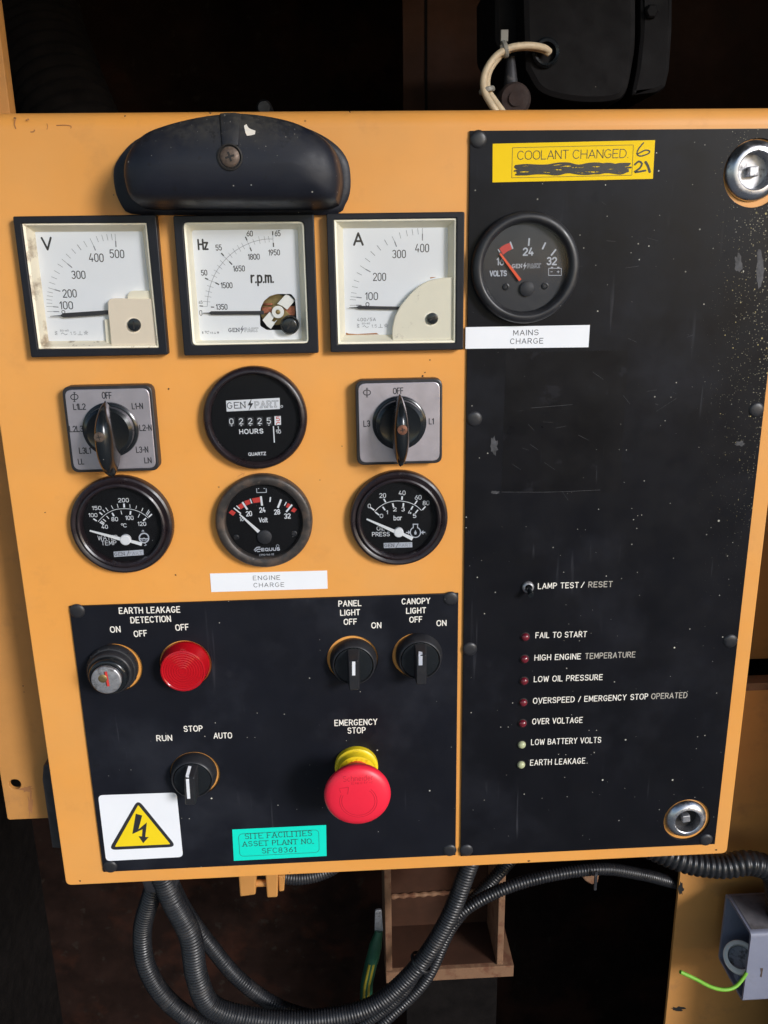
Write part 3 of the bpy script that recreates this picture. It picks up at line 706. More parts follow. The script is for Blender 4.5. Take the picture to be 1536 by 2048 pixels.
def ptr(t, conv, tail, tip0, tip1, w0, h):
    a = Vector(U(*conv(*tail), h)); b = Vector(U(*conv(*tip0), h)); c = Vector(U(*conv(*tip1), h)); n = (b - a).normalized(); q = Vector((-n.y, n.x))
    shp = [a + q * w0 / 2, a - q * w0 / 2, b - q * w0 / 2, b + n * 1.4 - q * .22, c - q * .13, c + q * .13, b + n * 1.4 + q * .22, b + q * w0 / 2]
    add('pointer', t, prism([tuple(p) for p in shp], h - .5, h, .12), M['pointer'])

# voltmeter
t, hp, P, I = meter('voltmeter', 'leftmost square meter, marked V, with stained cream rim and pointer at zero', D1, [(25, 60), (1400, 62), (1515, 1385), (200, 1405)], [(107, 128), (1310, 122), (1430, 1325), (268, 1338)], [(240, 210), (1270, 205), (1400, 1250), (372, 1258)], .5, 'cream_dirty')
add('scale_plate', t, prism(offset(P, .8), hp - 1, hp, 0), M['dialwhite'])
h = hp + .06
thin, thick = .2, .5
tk = [([(355, 975), (470, 975)], thin), ([(418, 975), (473, 976)], .45), ([(350, 925), (410, 928)], thin), ([(412, 928), (466, 933)], .45), ([(352, 893), (405, 897)], thin), ([(350, 859), (403, 866)], thin), ([(355, 823), (411, 832)], thin), ([(360, 785), (412, 797)], thin),
      ([(368, 746), (430, 765)], thin), ([(430, 765), (484, 780)], .5), ([(375, 693), (435, 714)], thin), ([(397, 640), (452, 663)], thin), ([(422, 580), (477, 612)], thin), ([(457, 517), (508, 550)], thin), ([(497, 470), (553, 517)], thin), ([(553, 517), (596, 553)], .5),
      ([(537, 420), (583, 465)], thin), ([(590, 372), (632, 419)], thin), ([(645, 332), (683, 384)], .28), ([(707, 298), (740, 354)], thin), ([(768, 272), (803, 345)], thin), ([(803, 345), (821, 388)], .5), ([(828, 252), (850, 308)], thin), ([(880, 238), (897, 299)], thin), ([(928, 232), (941, 292)], thin), ([(972, 228), (982, 290)], thin), ([(1008, 228), (1014, 297)], thin), ([(1014, 297), (1018, 356)], .55)]
add('scale_marks', t, scaleticks(D1, tk, h), M['printgrey'], 0)
tx = [('0', (500, 993), (528, 993), 28, .35), ('100', (484, 950), (604, 950), 70, .45), ('200', (512, 838), (640, 836), 72, .45), ('300', (597, 658), (724, 658), 72, .45), ('400', (763, 492), (897, 496), 74, .45), ('500', (962, 456), (1095, 459), 74, .45)]
for s, a, b, c, wd in tx: add('numeral', t, text_vf(s, a, b, c, h, wd, conv=D1, gap=.24), M['print'], 0)
add('unit_letter', t, text_vf('V', (318, 380), (405, 378), 112, h, 1.0, conv=D1), M['print'], 0)
def smallmarks(t, conv, x, y, k, mat='printgrey', full=True):
    it = [([(x, y), (x + 25 * k, y + 8 * k), (x, y + 16 * k), (x + 25 * k, y + 24 * k), (x, y + 34 * k), (x + 28 * k, y + 38 * k)], .2), ([(x + 62 * k, y + 32 * k), (x + 82 * k, y + 18 * k), (x + 105 * k, y + 38 * k), (x + 128 * k, y + 28 * k)], .22),
          ([(x + 230 * k, y + 38 * k), (x + 280 * k, y + 38 * k)], .2), ([(x + 255 * k, y + 38 * k), (x + 255 * k, y)], .2)]
    st = [(x + 315 * k + 24 * k * math.cos(math.radians(90 + 144 * i)), y + 18 * k - 24 * k * math.sin(math.radians(90 + 144 * i))) for i in range(6)]
    parts = [marks_vf(conv, it, h)] + [ribbon(UU(conv, [st[i], st[i + 1]], h), .14, h + .01 * i, False) for i in range(5)]
    parts += [text_vf('50-60', (x + 55 * k, y + 4 * k), (x + 140 * k, y + 2 * k), 16 * k, h, .13, conv=conv), text_vf('1.5', (x + 160 * k, y + 38 * k), (x + 215 * k, y + 37 * k), 30 * k, h, .16, conv=conv)]
    add('small_symbols', t, join(*parts), M[mat], 0)
smallmarks(t, D1, 430, 1162, .95)
ptr(t, D1, (960, 982), (510, 1012), (385, 1020), 2.3, hp + 2.2)
cv = add('corner_cover', t, prism(roundpoly(UU(D1, [(935, 850), (1392, 852), (1428, 1322), (972, 1318), (955, 1100), (942, 1000)], 3.4), [3, .5, 1, .5, .3, .3]), hp, 3.4, .4), M['cream_cover'])
add('cover_tab', cv, prism(roundpoly(UU(D1, [(1122, 900), (1132, 775), (1350, 775), (1388, 850), (1392, 900)], 1.6), [.2, 3, 4, 1, .2]), hp, 1.6, .3), M['cream'])
add('cover_step', cv, prism(UU(D1, [(905, 1050), (1000, 1050), (1010, 1315), (925, 1305)], .8), hp, .8, .3), M['cream'])
kx, kz = U(*D1(1188, 1105), 5.2); slot_knob(t, kx, kz, 3.4, 5.0, 3.5, math.pi / 2)
glass(t, I, 5.3) if False else None
add('glass', t, prism([offset(I, -1.2), circle(kx, kz, 4.2, 32)], 4.08, 4.1, 0, back=False), M['meterglass'], 0)

# frequency meter
t, hp, P, I = meter('frequency_meter', 'middle square meter, marked Hz and r.p.m., its movement exposed at lower right', D2, [(40, 66), (1410, 62), (1465, 1408), (150, 1425)], [(125, 122), (1328, 112), (1378, 1322), (220, 1345)], [(215, 200), (1265, 190), (1305, 1282), (300, 1292)], 2.6, 'cream')
mh = UU(D2, [(893, 1150), (890, 1040), (900, 965), (932, 900), (990, 852), (1060, 832), (1200, 832), (1240, 880), (1250, 1000), (1255, 1110), (1190, 1190), (960, 1190)], hp)
add('scale_plate', t, prism([offset(P, .8), roundpoly(mh, .8, 3)], hp - .8, hp, 0), M['dialwhite'])
h = hp + .06
hz = [([(330 + 0, 955), (372, 957)], .16), ([(370, 950), (372, 900), (382, 825), (400, 750), (425, 680), (465, 600), (520, 525), (580, 460), (650, 403), (730, 355), (810, 320), (890, 298), (960, 288), (1022, 288)], .2)]
for a, b in (((325, 905), (400, 911)), ((342, 852), (410, 864)), ((352, 800), (415, 817)), ((368, 748), (432, 769)), ((410, 642), (467, 670)), ((435, 592), (492, 632)), ((468, 545), (518, 587)), ((497, 497), (548, 548)), ((578, 425), (617, 472)), ((622, 380), (658, 438)), ((668, 350), (702, 412)), ((708, 325), (740, 388)), ((820, 288), (843, 345)), ((878, 262), (893, 335)), ((932, 260), (944, 325)), ((975, 258), (985, 318)), ((1018, 235), (1022, 330)), ((370, 690), (450, 720)), ((530, 455), (590, 515)), ((757, 290), (795, 372))):
    hz.append(([a, b], .16))
add('scale_marks', t, marks_vf(D2, hz, h), M['printgrey'], 0)
hk = [([(292, 950), (328, 953)], .5), ([(405, 961), (438, 963)], .5), ([(347, 675), (378, 689)], .6), ([(450, 720), (486, 739)], .6), ([(508, 427), (533, 454)], .6), ([(587, 510), (615, 541)], .6), ([(747, 265), (764, 302)], .6), ([(792, 372), (808, 408)], .6), ([(1018, 210), (1018, 250)], .6), ([(1024, 325), (1026, 366)], .6)]
tx = [('0', (296, 1045), (318, 1045), 50, .28), ('45', (287, 930), (322, 928), 28, .18), ('50', (313, 648), (368, 645), 50, .38), ('55', (457, 400), (512, 397), 52, .38), ('60', (763, 258), (818, 258), 50, .38), ('65', (1042, 258), (1093, 257), 52, .38), ('1350', (460, 985), (567, 985), 50, .38), ('1500', (508, 773), (617, 772), 52, .38), ('1650', (630, 607), (740, 605), 52, .38), ('1800', (777, 490), (887, 488), 52, .38), ('1950', (980, 448), (1087, 446), 52, .38)]
add('main_marks', t, marks_vf(D2, hk, h), M['print'], 0)
for s, a, b, c, wd in tx: add('numeral', t, text_vf(s, a, b, c, h, wd, conv=D2, gap=.22), M['print'], 0)
add('unit_letter', t, text_vf('Hz', (285, 390), (375, 388), 95, h, .9, conv=D2, gap=.2), M['print'], 0)
add('unit_letter', t, text_vf('r.p.m.', (808, 718), (1024, 716), 100, h, .9, conv=D2, gap=.22), M['print'], 0)
def bolt_poly(conv, x, y, s, hh): return flat(UU(conv, [(x + 10 * s, y - 50 * s), (x - 22 * s, y + 5 * s), (x - 2 * s, y + 5 * s), (x - 16 * s, y + 52 * s), (x + 22 * s, y - 12 * s), (x + 2 * s, y - 12 * s)], hh), hh)
def genpart(t, conv, gA, gB, pA, pB, cap, bx, by, bs, hh, wd, dark='print', light='whitegrey', ow=1.9):
    add('brand_lettering', t, text_vf('GEN', gA, gB, cap, hh, wd, True, .22, conv), M[dark], 0)
    add('brand_bolt', t, bolt_poly(conv, bx, by, bs, hh), M[dark], 0)
    add('brand_outline_lettering', t, text_vf('PART', pA, pB, cap, hh, wd * ow, True, .22, conv), M[dark], 0)
    add('brand_outline_fill', t, text_vf('PART', pA, pB, cap, hh + .08, wd * ow * .5, True, .22, conv), M[light], 0)
genpart(t, D2, (582, 1207), (690, 1205), (742, 1205), (873, 1203), 34, 714, 1185, .9, h, .42, 'printgrey', 'dialwhite', 1.4)
smallmarks(t, D2, 318, 1205, .5)
# exposed movement
ca = add('movement_housing', t, loft([at(order(offset(order(mh), .6)), hp - .8), at(order(offset(order(mh), .6)), hp - 9)], False, True), M['cavity'])
mx, mz = U(*D2(1070, 1010), hp - 2)
add('brass_disc', ca, prism(circle(*U(*D2(1040, 985), hp - 6), 8.6, 40), hp - 7, hp - 6, .2), M['brass'])
add('copper_coil', ca, join(box(mx - 9, mx - 3, mz - 1, mz + 2.6, hp - 6, hp - 3.6), box(mx + 3, mx + 9.5, mz - 2.5, mz + 3, hp - 6, hp - 3.8), box(mx - 8, mx - 3, mz + 3.4, mz + 4.6, hp - 6, hp - 4)), M['copper'])
add('white_arm', ca, join(prism(UU(D2, [(1060, 930), (1150, 832), (1200, 860), (1236, 900), (1160, 990), (1110, 950)], hp - 1.6), hp - 3, hp - 1.6, .2), prism(UU(D2, [(915, 1090), (985, 1010), (1040, 1050), (1005, 1100), (1030, 1110), (1062, 1090), (1000, 1180), (960, 1150)], hp - 1.6), hp - 3, hp - 1.6, .2)), M['bushing'])
add('hub_ring', ca, prism([circle(mx, mz, 3.3, 32), circle(mx, mz, 1.3, 20)], hp - 2.4, hp - .6, .2), M['bushing'])
add('hub_pin', ca, lathe(mx, mz, [(1.2, hp - 2.4), (1.2, hp - .8), (0, hp - .4)], 20), M['brass'])
add('bracket_plate', ca, prism(UU(D2, [(1000, 950), (1080, 930), (1160, 1010), (1200, 1050), (1120, 1110), (1050, 1050)], hp - 3.4), hp - 4, hp - 3.4, .1), M['brass'])
ptr(t, D2, (930, 1018), (410, 1021), (325, 1022), 1.9, hp + 1.6)
kx, kz = U(*D2(1187, 1140), 1); 
add('screw_post', t, lathe(kx, kz, [(5.0, hp - 4), (5.0, 2.2), (4.6, 2.8)], 36), M['blkplastic'])
slot_knob(t, kx, kz, 1.5, 4.6, 4.2, math.radians(60))
add('glass', t, prism([offset(I, -1.4), circle(kx, kz, 4.9, 36)], 3.93, 3.95, 0, back=False), M['meterglass'], 0)

# ammeter
t, hp, P, I = meter('ammeter', 'rightmost square meter, marked A, with a round-edged cream cover over its lower right corner', D3, [(35, 92), (1458, 70), (1445, 1540), (80, 1553)], [(92, 155), (1395, 138), (1385, 1462), (135, 1480)], [(190, 247), (1300, 237), (1300, 1370), (215, 1375)], .4, 'cream')
add('scale_plate', t, prism(offset(P, .8), hp - 1, hp, 0), M['dialwhite'])
h = hp + .06
tk = [([(262, 1062), (335, 1062)], .2), ([(330, 1062), (387, 1063)], .55), ([(262, 1002), (328, 1006)], .2), ([(270, 971), (335, 977)], .2), ([(335, 977), (388, 983)], .5), ([(277, 928), (333, 936)], .2), ([(288, 863), (348, 876)], .2), ([(305, 795), (362, 816)], .2), ([(337, 715), (390, 743)], .22), ([(373, 643), (430, 680)], .2), ([(430, 680), (482, 709)], .5), ([(425, 563), (478, 604)], .22), ([(483, 490), (530, 537)], .25), ([(550, 428), (592, 480)], .25), ([(630, 368), (662, 425)], .25), ([(710, 332), (738, 388)], .2), ([(738, 388), (758, 442)], .5), ([(787, 290), (803, 355)], .2), ([(860, 266), (873, 330)], .2), ([(922, 255), (932, 320)], .2), ([(980, 247), (989, 312)], .2), ([(1032, 245), (1032, 305)], .2), ([(1032, 305), (1032, 376)], .5)]
add('scale_marks', t, marks_vf(D3, tk, h), M['printgrey'], 0)
tx = [('0', (434, 1072), (466, 1072), 38, .38), ('100', (430, 1003), (557, 1003), 75, .42), ('200', (512, 800), (643, 800), 78, .42), ('300', (717, 560), (853, 558), 80, .42), ('400', (958, 497), (1098, 497), 82, .42)]
for s, a, b, c, wd in tx: add('numeral', t, text_vf(s, a, b, c, h, wd, conv=D3, gap=.24), M['print'], 0)
add('unit_letter', t, text_vf('A', (308, 422), (400, 421), 122, h, 1.05, conv=D3), M['print'], 0)
add('ratio_text', t, text_vf('400/5A', (343, 1230), (537, 1228), 32, h, .22, conv=D3, gap=.35), M['printgrey'], 0)
smallmarks(t, D3, 338, 1260, .98)
ptr(t, D3, (850, 1095), (360, 1085), (255, 1088), 1.7, hp + 1.8)
cpx = [(1390, 768), (1300, 768), (1150, 790), (1030, 840), (930, 920), (850, 1010), (790, 1090), (745, 1180), (720, 1290), (714, 1380), (722, 1470)]
cc = [tuple(q) for q in smooth2(UU(D3, cpx, 3.2))] + UU(D3, [(1384, 1456)], 3.2)
cv = add('corner_cover', t, prism(cc, hp, 3.2, .35), M['cream'])
add('scuff', t, join(prism(UU(D3, [(1112, 766), (1180, 763), (1150, 772), (1118, 780)], hp + .1), hp, hp + .1, 0), prism(UU(D3, [(220, 1352), (250, 1362), (340, 1368), (545, 1355), (570, 1370), (225, 1377)], hp + .12), hp, hp + .12, 0)), M['scuff'], 0)
kx, kz = U(*D3(1140, 1205), 5.2); slot_knob(t, kx, kz, 3.2, 5.0, 3.1, .6)
add('glass', t, prism([offset(I, -1.2), circle(kx, kz, 3.8, 32)], 4.08, 4.1, 0, back=False), M['meterglass'], 0)

# ------------------------------------------------------------------ rotary switches
def rotary(name, label, body, silver, axis_px, length, wmid, screw_dx, rdisc):
    SH = 8.0
    Bp = order(UU(crop(0, 0, 1), body, 1.0)); S = order(UU(crop(0, 0, 1), silver, SH))
    cx = sum(p[0] for p in S) / 4; cz = sum(p[1] for p in S) / 4
    t = thing(name, label, 'rotary switch', (cx, cz, 0))
    add('body', t, prism(rrect(cx, cz, 48.4, 48.0, 4.5), .05, SH - .7, .8), M['blkplastic'])
    p = add('dial_plate', t, prism(rrect(cx, cz, 45.2, 44.6, 4.0), SH - .8, SH, .35), M['silver'])
    ax, az = U(*axis_px, SH)
    ax, az = cx, cz
    add('skirt', t, lathe(ax, az, [(rdisc + 1.6, SH), (rdisc + 1.4, SH + 1.4), (rdisc + .6, SH + 1.9), (rdisc + .2, SH + 2.0), (rdisc, SH + 3.2), (rdisc - .5, SH + 5.8), (rdisc - 2.2, SH + 7.0), (rdisc - 3.5, SH + 6.6), (0, SH + 6.2)], 64), M['gloss'])
    rings = []
    n = 22; top, bot = length
    for i in range(n + 1):
        u = i / n; z = bot + (top - bot) * u
        s = 2 * u - 1
        e = max(0.0, 1 - abs(s) ** 2.2)
        wd = max(.35, wmid * (e ** .75)); H = SH + 4.5 + 16.8 * (1 - abs(s) ** 2.6) ** .6 if abs(s) < 1 else SH + 4.5
        base = SH + 3.5 if abs(s) < .62 else SH + 3.5 + (abs(s) - .62) * 6
        rings.append([(ax + a * wd / 2, az + z, base + (H - base) * b) for a, b in ((-1, 0), (-1.0, .35), (-.93, .62), (-.72, .86), (-.38, .97), (0, 1), (.38, .97), (.72, .86), (.93, .62), (1.0, .35), (1, 0))])
    lv = add('lever', t, loft(rings[::-1]), M['gloss'], 50); SHT = SH + 21.3
    s_ = add('screw', lv, lathe(ax + screw_dx, az, [(2.7, SHT - .9), (2.65, SHT + .05), (2.0, SHT + .25), (0, SHT + .3)], 28), M['rust' if screw_dx < 0 else 'copperscrew'])
    add('cross_slot', s_, cross_vf(ax + screw_dx, az, SHT + .36, 1.3, .5, .2), M['cavity'], 0)
    return t, SH
one = crop(0, 0, 1)
t, SH = rotary('rotary_switch', 'square silver rotary switch below the V meter, ringed by seven line positions', [C4(105, 120), C4(840, 110), C4(893, 790), C4(180, 822)], [C4(112, 150), C4(808, 142), C4(862, 802), C4(182, 816)], C4(487, 470), (16.6, -25.4), 11.0, -.8, 13.6)
h = SH + .06
tx = [('OFF', (424, 230), (498, 230), 50), ('L1L2', (192, 320), (287, 318), 45), ('L1-N', (666, 315), (750, 313), 45), ('L2L3', (162, 500), (268, 497), 45), ('L2-N', (727, 490), (822, 488), 45), ('L3L1', (240, 675), (330, 673), 45), ('L3-N', (700, 667), (793, 665), 45), ('LL', (232, 762), (275, 760), 42), ('LN', (767, 752), (820, 750), 42)]
def phi(conv, x, y, s): return [(([(x + math.cos(math.radians(a)) * 30 * s, y - math.sin(math.radians(a)) * 22 * s) for a in range(0, 361, 30)]), .5), ([(x, y - 38 * s), (x, y + 38 * s)], .5), ([(x - 10 * s, y - 38 * s), (x + 10 * s, y - 38 * s)], .3), ([(x - 10 * s, y + 38 * s), (x + 10 * s, y + 38 * s)], .3)]
add('maker_mark', t, marks_vf(C4, phi(C4, 197, 218, 1.0), h), M['print'], 0)
for s, a, b, c in tx: add('position_text', t, text_vf(s, a, b, c, h, .62, conv=C4, gap=.22), M['print'], 0)
t, SH = rotary('rotary_switch', 'square silver rotary switch below the A meter, with only OFF, L1 and L3', [C6(335, 80), C6(1130, 70), C6(1130, 850), C6(345, 880)], [C6(352, 112), C6(1115, 104), C6(1114, 856), C6(370, 872)], C6(740, 480), (16.8, -23.8), 9.6, .2, 13.6)
tx = [('OFF', (683, 222), (773, 218), 52), ('L3', (408, 526), (464, 524), 52), ('L1', (1016, 503), (1056, 502), 50)]
add('maker_mark', t, marks_vf(C6, phi(C6, 437, 210, 1.1), h), M['print'], 0)
for s, a, b, c in tx: add('position_text', t, text_vf(s, a, b, c, h, .62, conv=C6, gap=.24), M['print'], 0)

# ------------------------------------------------------------------ round gauges
def gauge(name, label, px, R, prof, rl, dialmat, bezmat, hd=2.0, hg=4.6, h0=0.0):
    cx, cz = px
    t = thing(name, label, 'gauge', (cx, cz, h0))
    add('bezel', t, lathe(cx, cz, [(r, h0 + h) for r, h in prof], 72), M[bezmat])
    add('dial', t, lathe(cx, cz, [(rl + .8, h0 + hd - 1), (rl + .7, h0 + hd), (0, h0 + hd)], 64), M[dialmat], 0)
    add('glass', t, lathe(cx, cz, [(rl + .4, h0 + hg), (rl * .7, h0 + hg + .35), (0, h0 + hg + .5)], 64), M['glass'])
    return t
def needle(t, conv, A, B, w0, w1, h, mat, hubpx=None, hubr=3, hubmat=None, tail=None):
    a = Vector(U(*conv(*A), h)); b = Vector(U(*conv(*B), h)); n = (b - a).normalized(); q = Vector((-n.y, n.x))
    nd = add('needle', t, prism([tuple(v) for v in (a + q * w0 / 2, a - q * w0 / 2, b - q * w1 / 2, b + q * w1 / 2)], h - .5, h, .1), M[mat])
    return nd
def hub(t, conv, c, r, h0, h1, mat):
    x, z = U(*conv(*c), h1); return add('hub', t, lathe(x, z, [(r, h0), (r, h1 - .4), (r * .85, h1), (0, h1)], 36), M[mat])
DZ = 2.06
# mains volts gauge on the tall plate
cxy = U(1053, 536, 7)
tm = gauge('voltage_gauge', 'charcoal round volts gauge with an orange needle on the tall black plate', cxy, 29, [(29.2, 0), (29.2, 3.5), (28.6, 5.4), (27.2, 6.6), (25.6, 6.9), (24.6, 6.5), (23.4, 4.6), (22.9, 3), (22.9, .8)], 22.9, 'dialgrey', 'blkplastic', 1.4, 4.2, PH)
h = PH + 1.46
add('scale_marks', tm, join(marks_vf(D4, [([(375, 592), (400, 632)], .55), ([(537, 490), (572, 585)], .75), ([(792, 442), (783, 545)], .85), ([(1010, 500), (966, 592)], .85), ([(1148, 592), (1083, 675)], .85)], h)), M['whitegrey'], 0)
add('red_zone', tm, flat(UU(D4, [(393, 583), (430, 550), (480, 523), (533, 505), (562, 590), (500, 620), (442, 665)], h), h), M['redprint'], 0)
add('numerals', tm, join(*[text_vf(s, a, b, c, h, wd, conv=D4, gap=.24) for s, a, b, c, wd in (('16', (360, 800), (448, 800), 92, .6), ('24', (712, 670), (840, 668), 92, .75), ('32', (1030, 795), (1150, 795), 92, .75), ('VOLTS', (268, 948), (485, 944), 65, .6))]), M['whitegrey'], 0)
genpart(tm, D4, (563, 840), (695, 838), (770, 838), (940, 833), 48, 732, 815, 1.15, h, .38, 'whitegrey', 'dialgrey', 1.7)
add('battery_symbol', tm, marks_vf(D4, [([(1050, 845), (1220, 845)], .3), ([(1220, 843), (1220, 942)], .3), ([(1222, 940), (1048, 940)], .3), ([(1050, 942), (1050, 845)], .3), ([(1080, 833), (1110, 833)], .5), ([(1165, 833), (1195, 833)], .5), ([(1075, 892), (1103, 892)], .3), ([(1160, 892), (1195, 892)], .3), ([(1178, 875), (1178, 910)], .3)], h), M['whitegrey'], 0)
needle(tm, D4, (672, 1005), (402, 648), 1.6, 1.0, h + 1.6, 'needlered')
hub(tm, D4, (765, 1120), 4.0, PH + 1, PH + 3.2, 'dialgrey')
for p in ((480, 1092), (1003, 1080)): x, z = U(*D4(*p), h); add('dial_screw', tm, lathe(x, z, [(1.9, PH + 1), (1.8, PH + 2.1), (1.2, PH + 2.3), (.8, PH + 1.9), (0, PH + 1.9)], 20), M['blkplastic'])

deep = [(29, 0), (29, 4), (28.5, 5.2), (27.4, 5.8), (26, 5.4), (25.3, 4.9), (24.8, 6.4), (23.9, 6.9), (23.0, 6.3), (22.4, 4), (22.2, .6)]
# hour meter
cxy = U(510, 838, 6)
t = gauge('hour_meter', 'round black hour counter in the middle, reading in white number wheels', cxy, 28.6, [(28.8, 0), (28.8, 4.5), (28.2, 6), (27, 6.9), (25.9, 7), (25.0, 6.2), (24.6, 5.2), (24.4, 3.2)], 24.4, 'dial', 'bezel', 3.2, 4.8)
h = 3.26
add('brand_field', t, flat(UU(C5, [(307, 347), (765, 323), (768, 418), (313, 440)], h), h), M['white'], 0)
genpart(t, C5, (320, 415), (478, 408), (558, 407), (752, 398), 50, 516, 382, 1.1, h + .05, .5, 'print', 'white', 1.7)
wheels = []
for i, (ch, x) in enumerate((('0', 355), ('2', 437), ('2', 515), ('2', 595), ('5', 674))):
    y = 548 - i * 1.5
    wx = [(x - 27, y - 58), (x + 27, y - 59), (x + 28, y + 15), (x - 26, y + 16)]
    wq = add('number_wheel', t, prism(UU(C5, wx, h + .1), h, h + .12, 0), M['dialgrey'])
    add('digit', wq, join(text_vf(ch, (x - 15, y), (x + 15, y - 1), 46, h + .17, .52, conv=C5), ribbon(UU(C5, [(x - 6, y + 14), (x + 6, y + 13)], h + .17), .45, h + .17, False)), M['white'], 0)
wq = add('number_wheel', t, prism(UU(C5, [(720, 480), (775, 478), (777, 553), (723, 556)], h + .1), h, h + .12, 0), M['white'], label='white wheel with a red digit')
add('digit', wq, join(text_vf('5', (738, 520), (766, 519), 34, h + .17, .5, conv=C5), ribbon(smooth2(UU(C5, [(736, 552), (742, 538), (756, 533), (768, 538)], h + .17)), .45, h + .17, False)), M['redprint'], 0)
add('lettering', t, join(text_vf('HOURS', (425, 630), (623, 624), 36, h, .62, conv=C5, gap=.34), text_vf('QUARTZ', (501, 816), (647, 810), 24, h, .45, conv=C5, gap=.26), text_vf('1', (748, 590), (756, 590), 22, h, .38, conv=C5), text_vf('10', (737, 626), (775, 624), 22, h, .38, conv=C5), marks_vf(C5, [([(734, 598), (772, 596)], .3), ([(712, 565), (720, 705)], .62)], h), ribbon(UU(C5, [(783 + 9 * math.cos(a / 2), 396 + 9 * math.sin(a / 2)) for a in range(0, 14)], h), .25, h, False)), M['white'], 0)

# engine volts gauge
cxy = U(527.5, 1045, 6)
t = gauge('voltage_gauge', 'round gauge with worn brown bezel and red zones, above the ENGINE CHARGE label', cxy, 28, [(27.9, 0), (27.9, 4.2), (27.3, 5.6), (26.3, 6.3), (24.0, 6.2), (22.6, 5.5), (22.0, 4.2), (21.9, 1)], 21.9, 'dial', 'bezel_worn', 2.0, 4.2)
h = DZ
reds = [[(330, 1303), (355, 1278), (392, 1302), (367, 1330)], [(408, 1242), (440, 1222), (463, 1255), (432, 1275)], [(463, 1205), (505, 1190), (520, 1225), (478, 1243)], [(528, 1182), (597, 1170), (600, 1213), (542, 1221)], [(818, 1257), (835, 1220), (860, 1235), (840, 1262)], [(885, 1258), (915, 1275), (890, 1302), (860, 1290)]]
add('red_zones', t, join(*[flat(UU(C5, q, h), h) for q in reds]), M['redprint'], 0)
add('scale_marks', t, marks_vf(C5, [([(373, 1262), (435, 1312)], .75), ([(396, 1243), (424, 1270)], .6), ([(447, 1213), (490, 1277)], 1.1), ([(513, 1185), (528, 1223)], .7), ([(605, 1163), (615, 1243)], 1.15), ([(687, 1170), (682, 1211)], .75), ([(778, 1190), (750, 1262)], 1.15), ([(823, 1212), (806, 1243)], .55), ([(871, 1235), (821, 1297)], 1.0)], h + .06), M['white'], 0)
add('numerals', t, join(*[text_vf(s, a, b, c, h, wd, conv=C5, gap=.22) for s, a, b, c, wd in (('16', (427, 1373), (458, 1372), 34, .5), ('20', (482, 1332), (528, 1329), 38, .62), ('24', (596, 1300), (643, 1297), 38, .62), ('28', (722, 1317), (768, 1314), 38, .62), ('32', (808, 1352), (857, 1349), 38, .62), ('Volt', (592, 1385), (662, 1382), 36, .55))]), M['white'], 0)
add('brand_lettering', t, join(text_vf('EQUUS', (612, 1630), (765, 1624), 22, h, .62, conv=C5, gap=.3), marks_vf(C5, [([(548, 1625), (570, 1600), (600, 1598)], .6), ([(555, 1635), (580, 1615), (605, 1616)], .6), ([(572, 1636), (600, 1634)], .5)], h), text_vf('C790-146 02', (593, 1672), (717, 1664), 13, h, .2, conv=C5), ribbon(UU(C5, [(748 + 12 * math.cos(a / 2), 1588 + 12 * math.sin(a / 2)) for a in range(0, 14)], h), .22, h, False)), M['whitegrey'], 0)
add('battery_symbol', t, marks_vf(C5, [([(568, 1097), (570, 1132)], .4), ([(568, 1132), (652, 1130)], .4), ([(652, 1131), (650, 1096)], .4), ([(580, 1097), (590, 1097)], .4), ([(628, 1096), (640, 1096)], .4)], h), M['whitegrey'], 0)
needle(t, C5, (588, 1468), (422, 1318), 1.9, .7, h + 1.5, 'needlewhite')
hub(t, C5, (635, 1515), 4.2, 1.9, 3.8, 'dialgrey')
for p in ((395, 1512), (890, 1480)): x, z = U(*C5(*p), h); add('dial_screw', t, lathe(x, z, [(1.7, 1.9), (1.6, 2.6), (1.1, 2.8), (.8, 2.4), (0, 2.4)], 20), M['blkplastic'])

# water temperature gauge
cxy = U(243, 1051.5, 5)
t = gauge('temperature_gauge', 'black water temperature gauge with white needle at lower left of the meters', cxy, 29, deep, 22.2, 'dial', 'bezel', 2.0, 4.4)
arc = [(388, 1227), (415, 1198), (450, 1167), (490, 1143), (540, 1126), (600, 1121), (660, 1126), (715, 1143), (760, 1168), (797, 1198)]
mk_ = [(arc, .3)]
for a, b, wd in (((350, 1202), (378, 1220), .8), ((400, 1150), (424, 1170), .8), ((426, 1130), (444, 1150), .45), ((450, 1113), (470, 1140), .4), ((495, 1095), (510, 1123), .35), ((543, 1083), (551, 1113), .35), ((598, 1080), (600, 1112), 1.0), ((645, 1085), (648, 1115), .3), ((700, 1097), (694, 1123), .3), ((752, 1115), (740, 1142), .4), ((800, 1130), (776, 1168), .35), ((806, 1143), (785, 1175), .4), ((824, 1165), (798, 1188), .8),
                 ((403, 1230), (436, 1250), .8), ((412, 1220), (440, 1240), .6), ((428, 1205), (452, 1224), .5), ((457, 1180), (476, 1202), .45), ((502, 1155), (518, 1182), .9), ((573, 1137), (581, 1167), .4), ((652, 1140), (648, 1170), .9), ((726, 1163), (712, 1193), .35), ((776, 1198), (753, 1219), .8)): mk_.append(([a, b], wd))
add('scale_marks', t, marks_vf(C4, mk_, h), M['white'], 0)
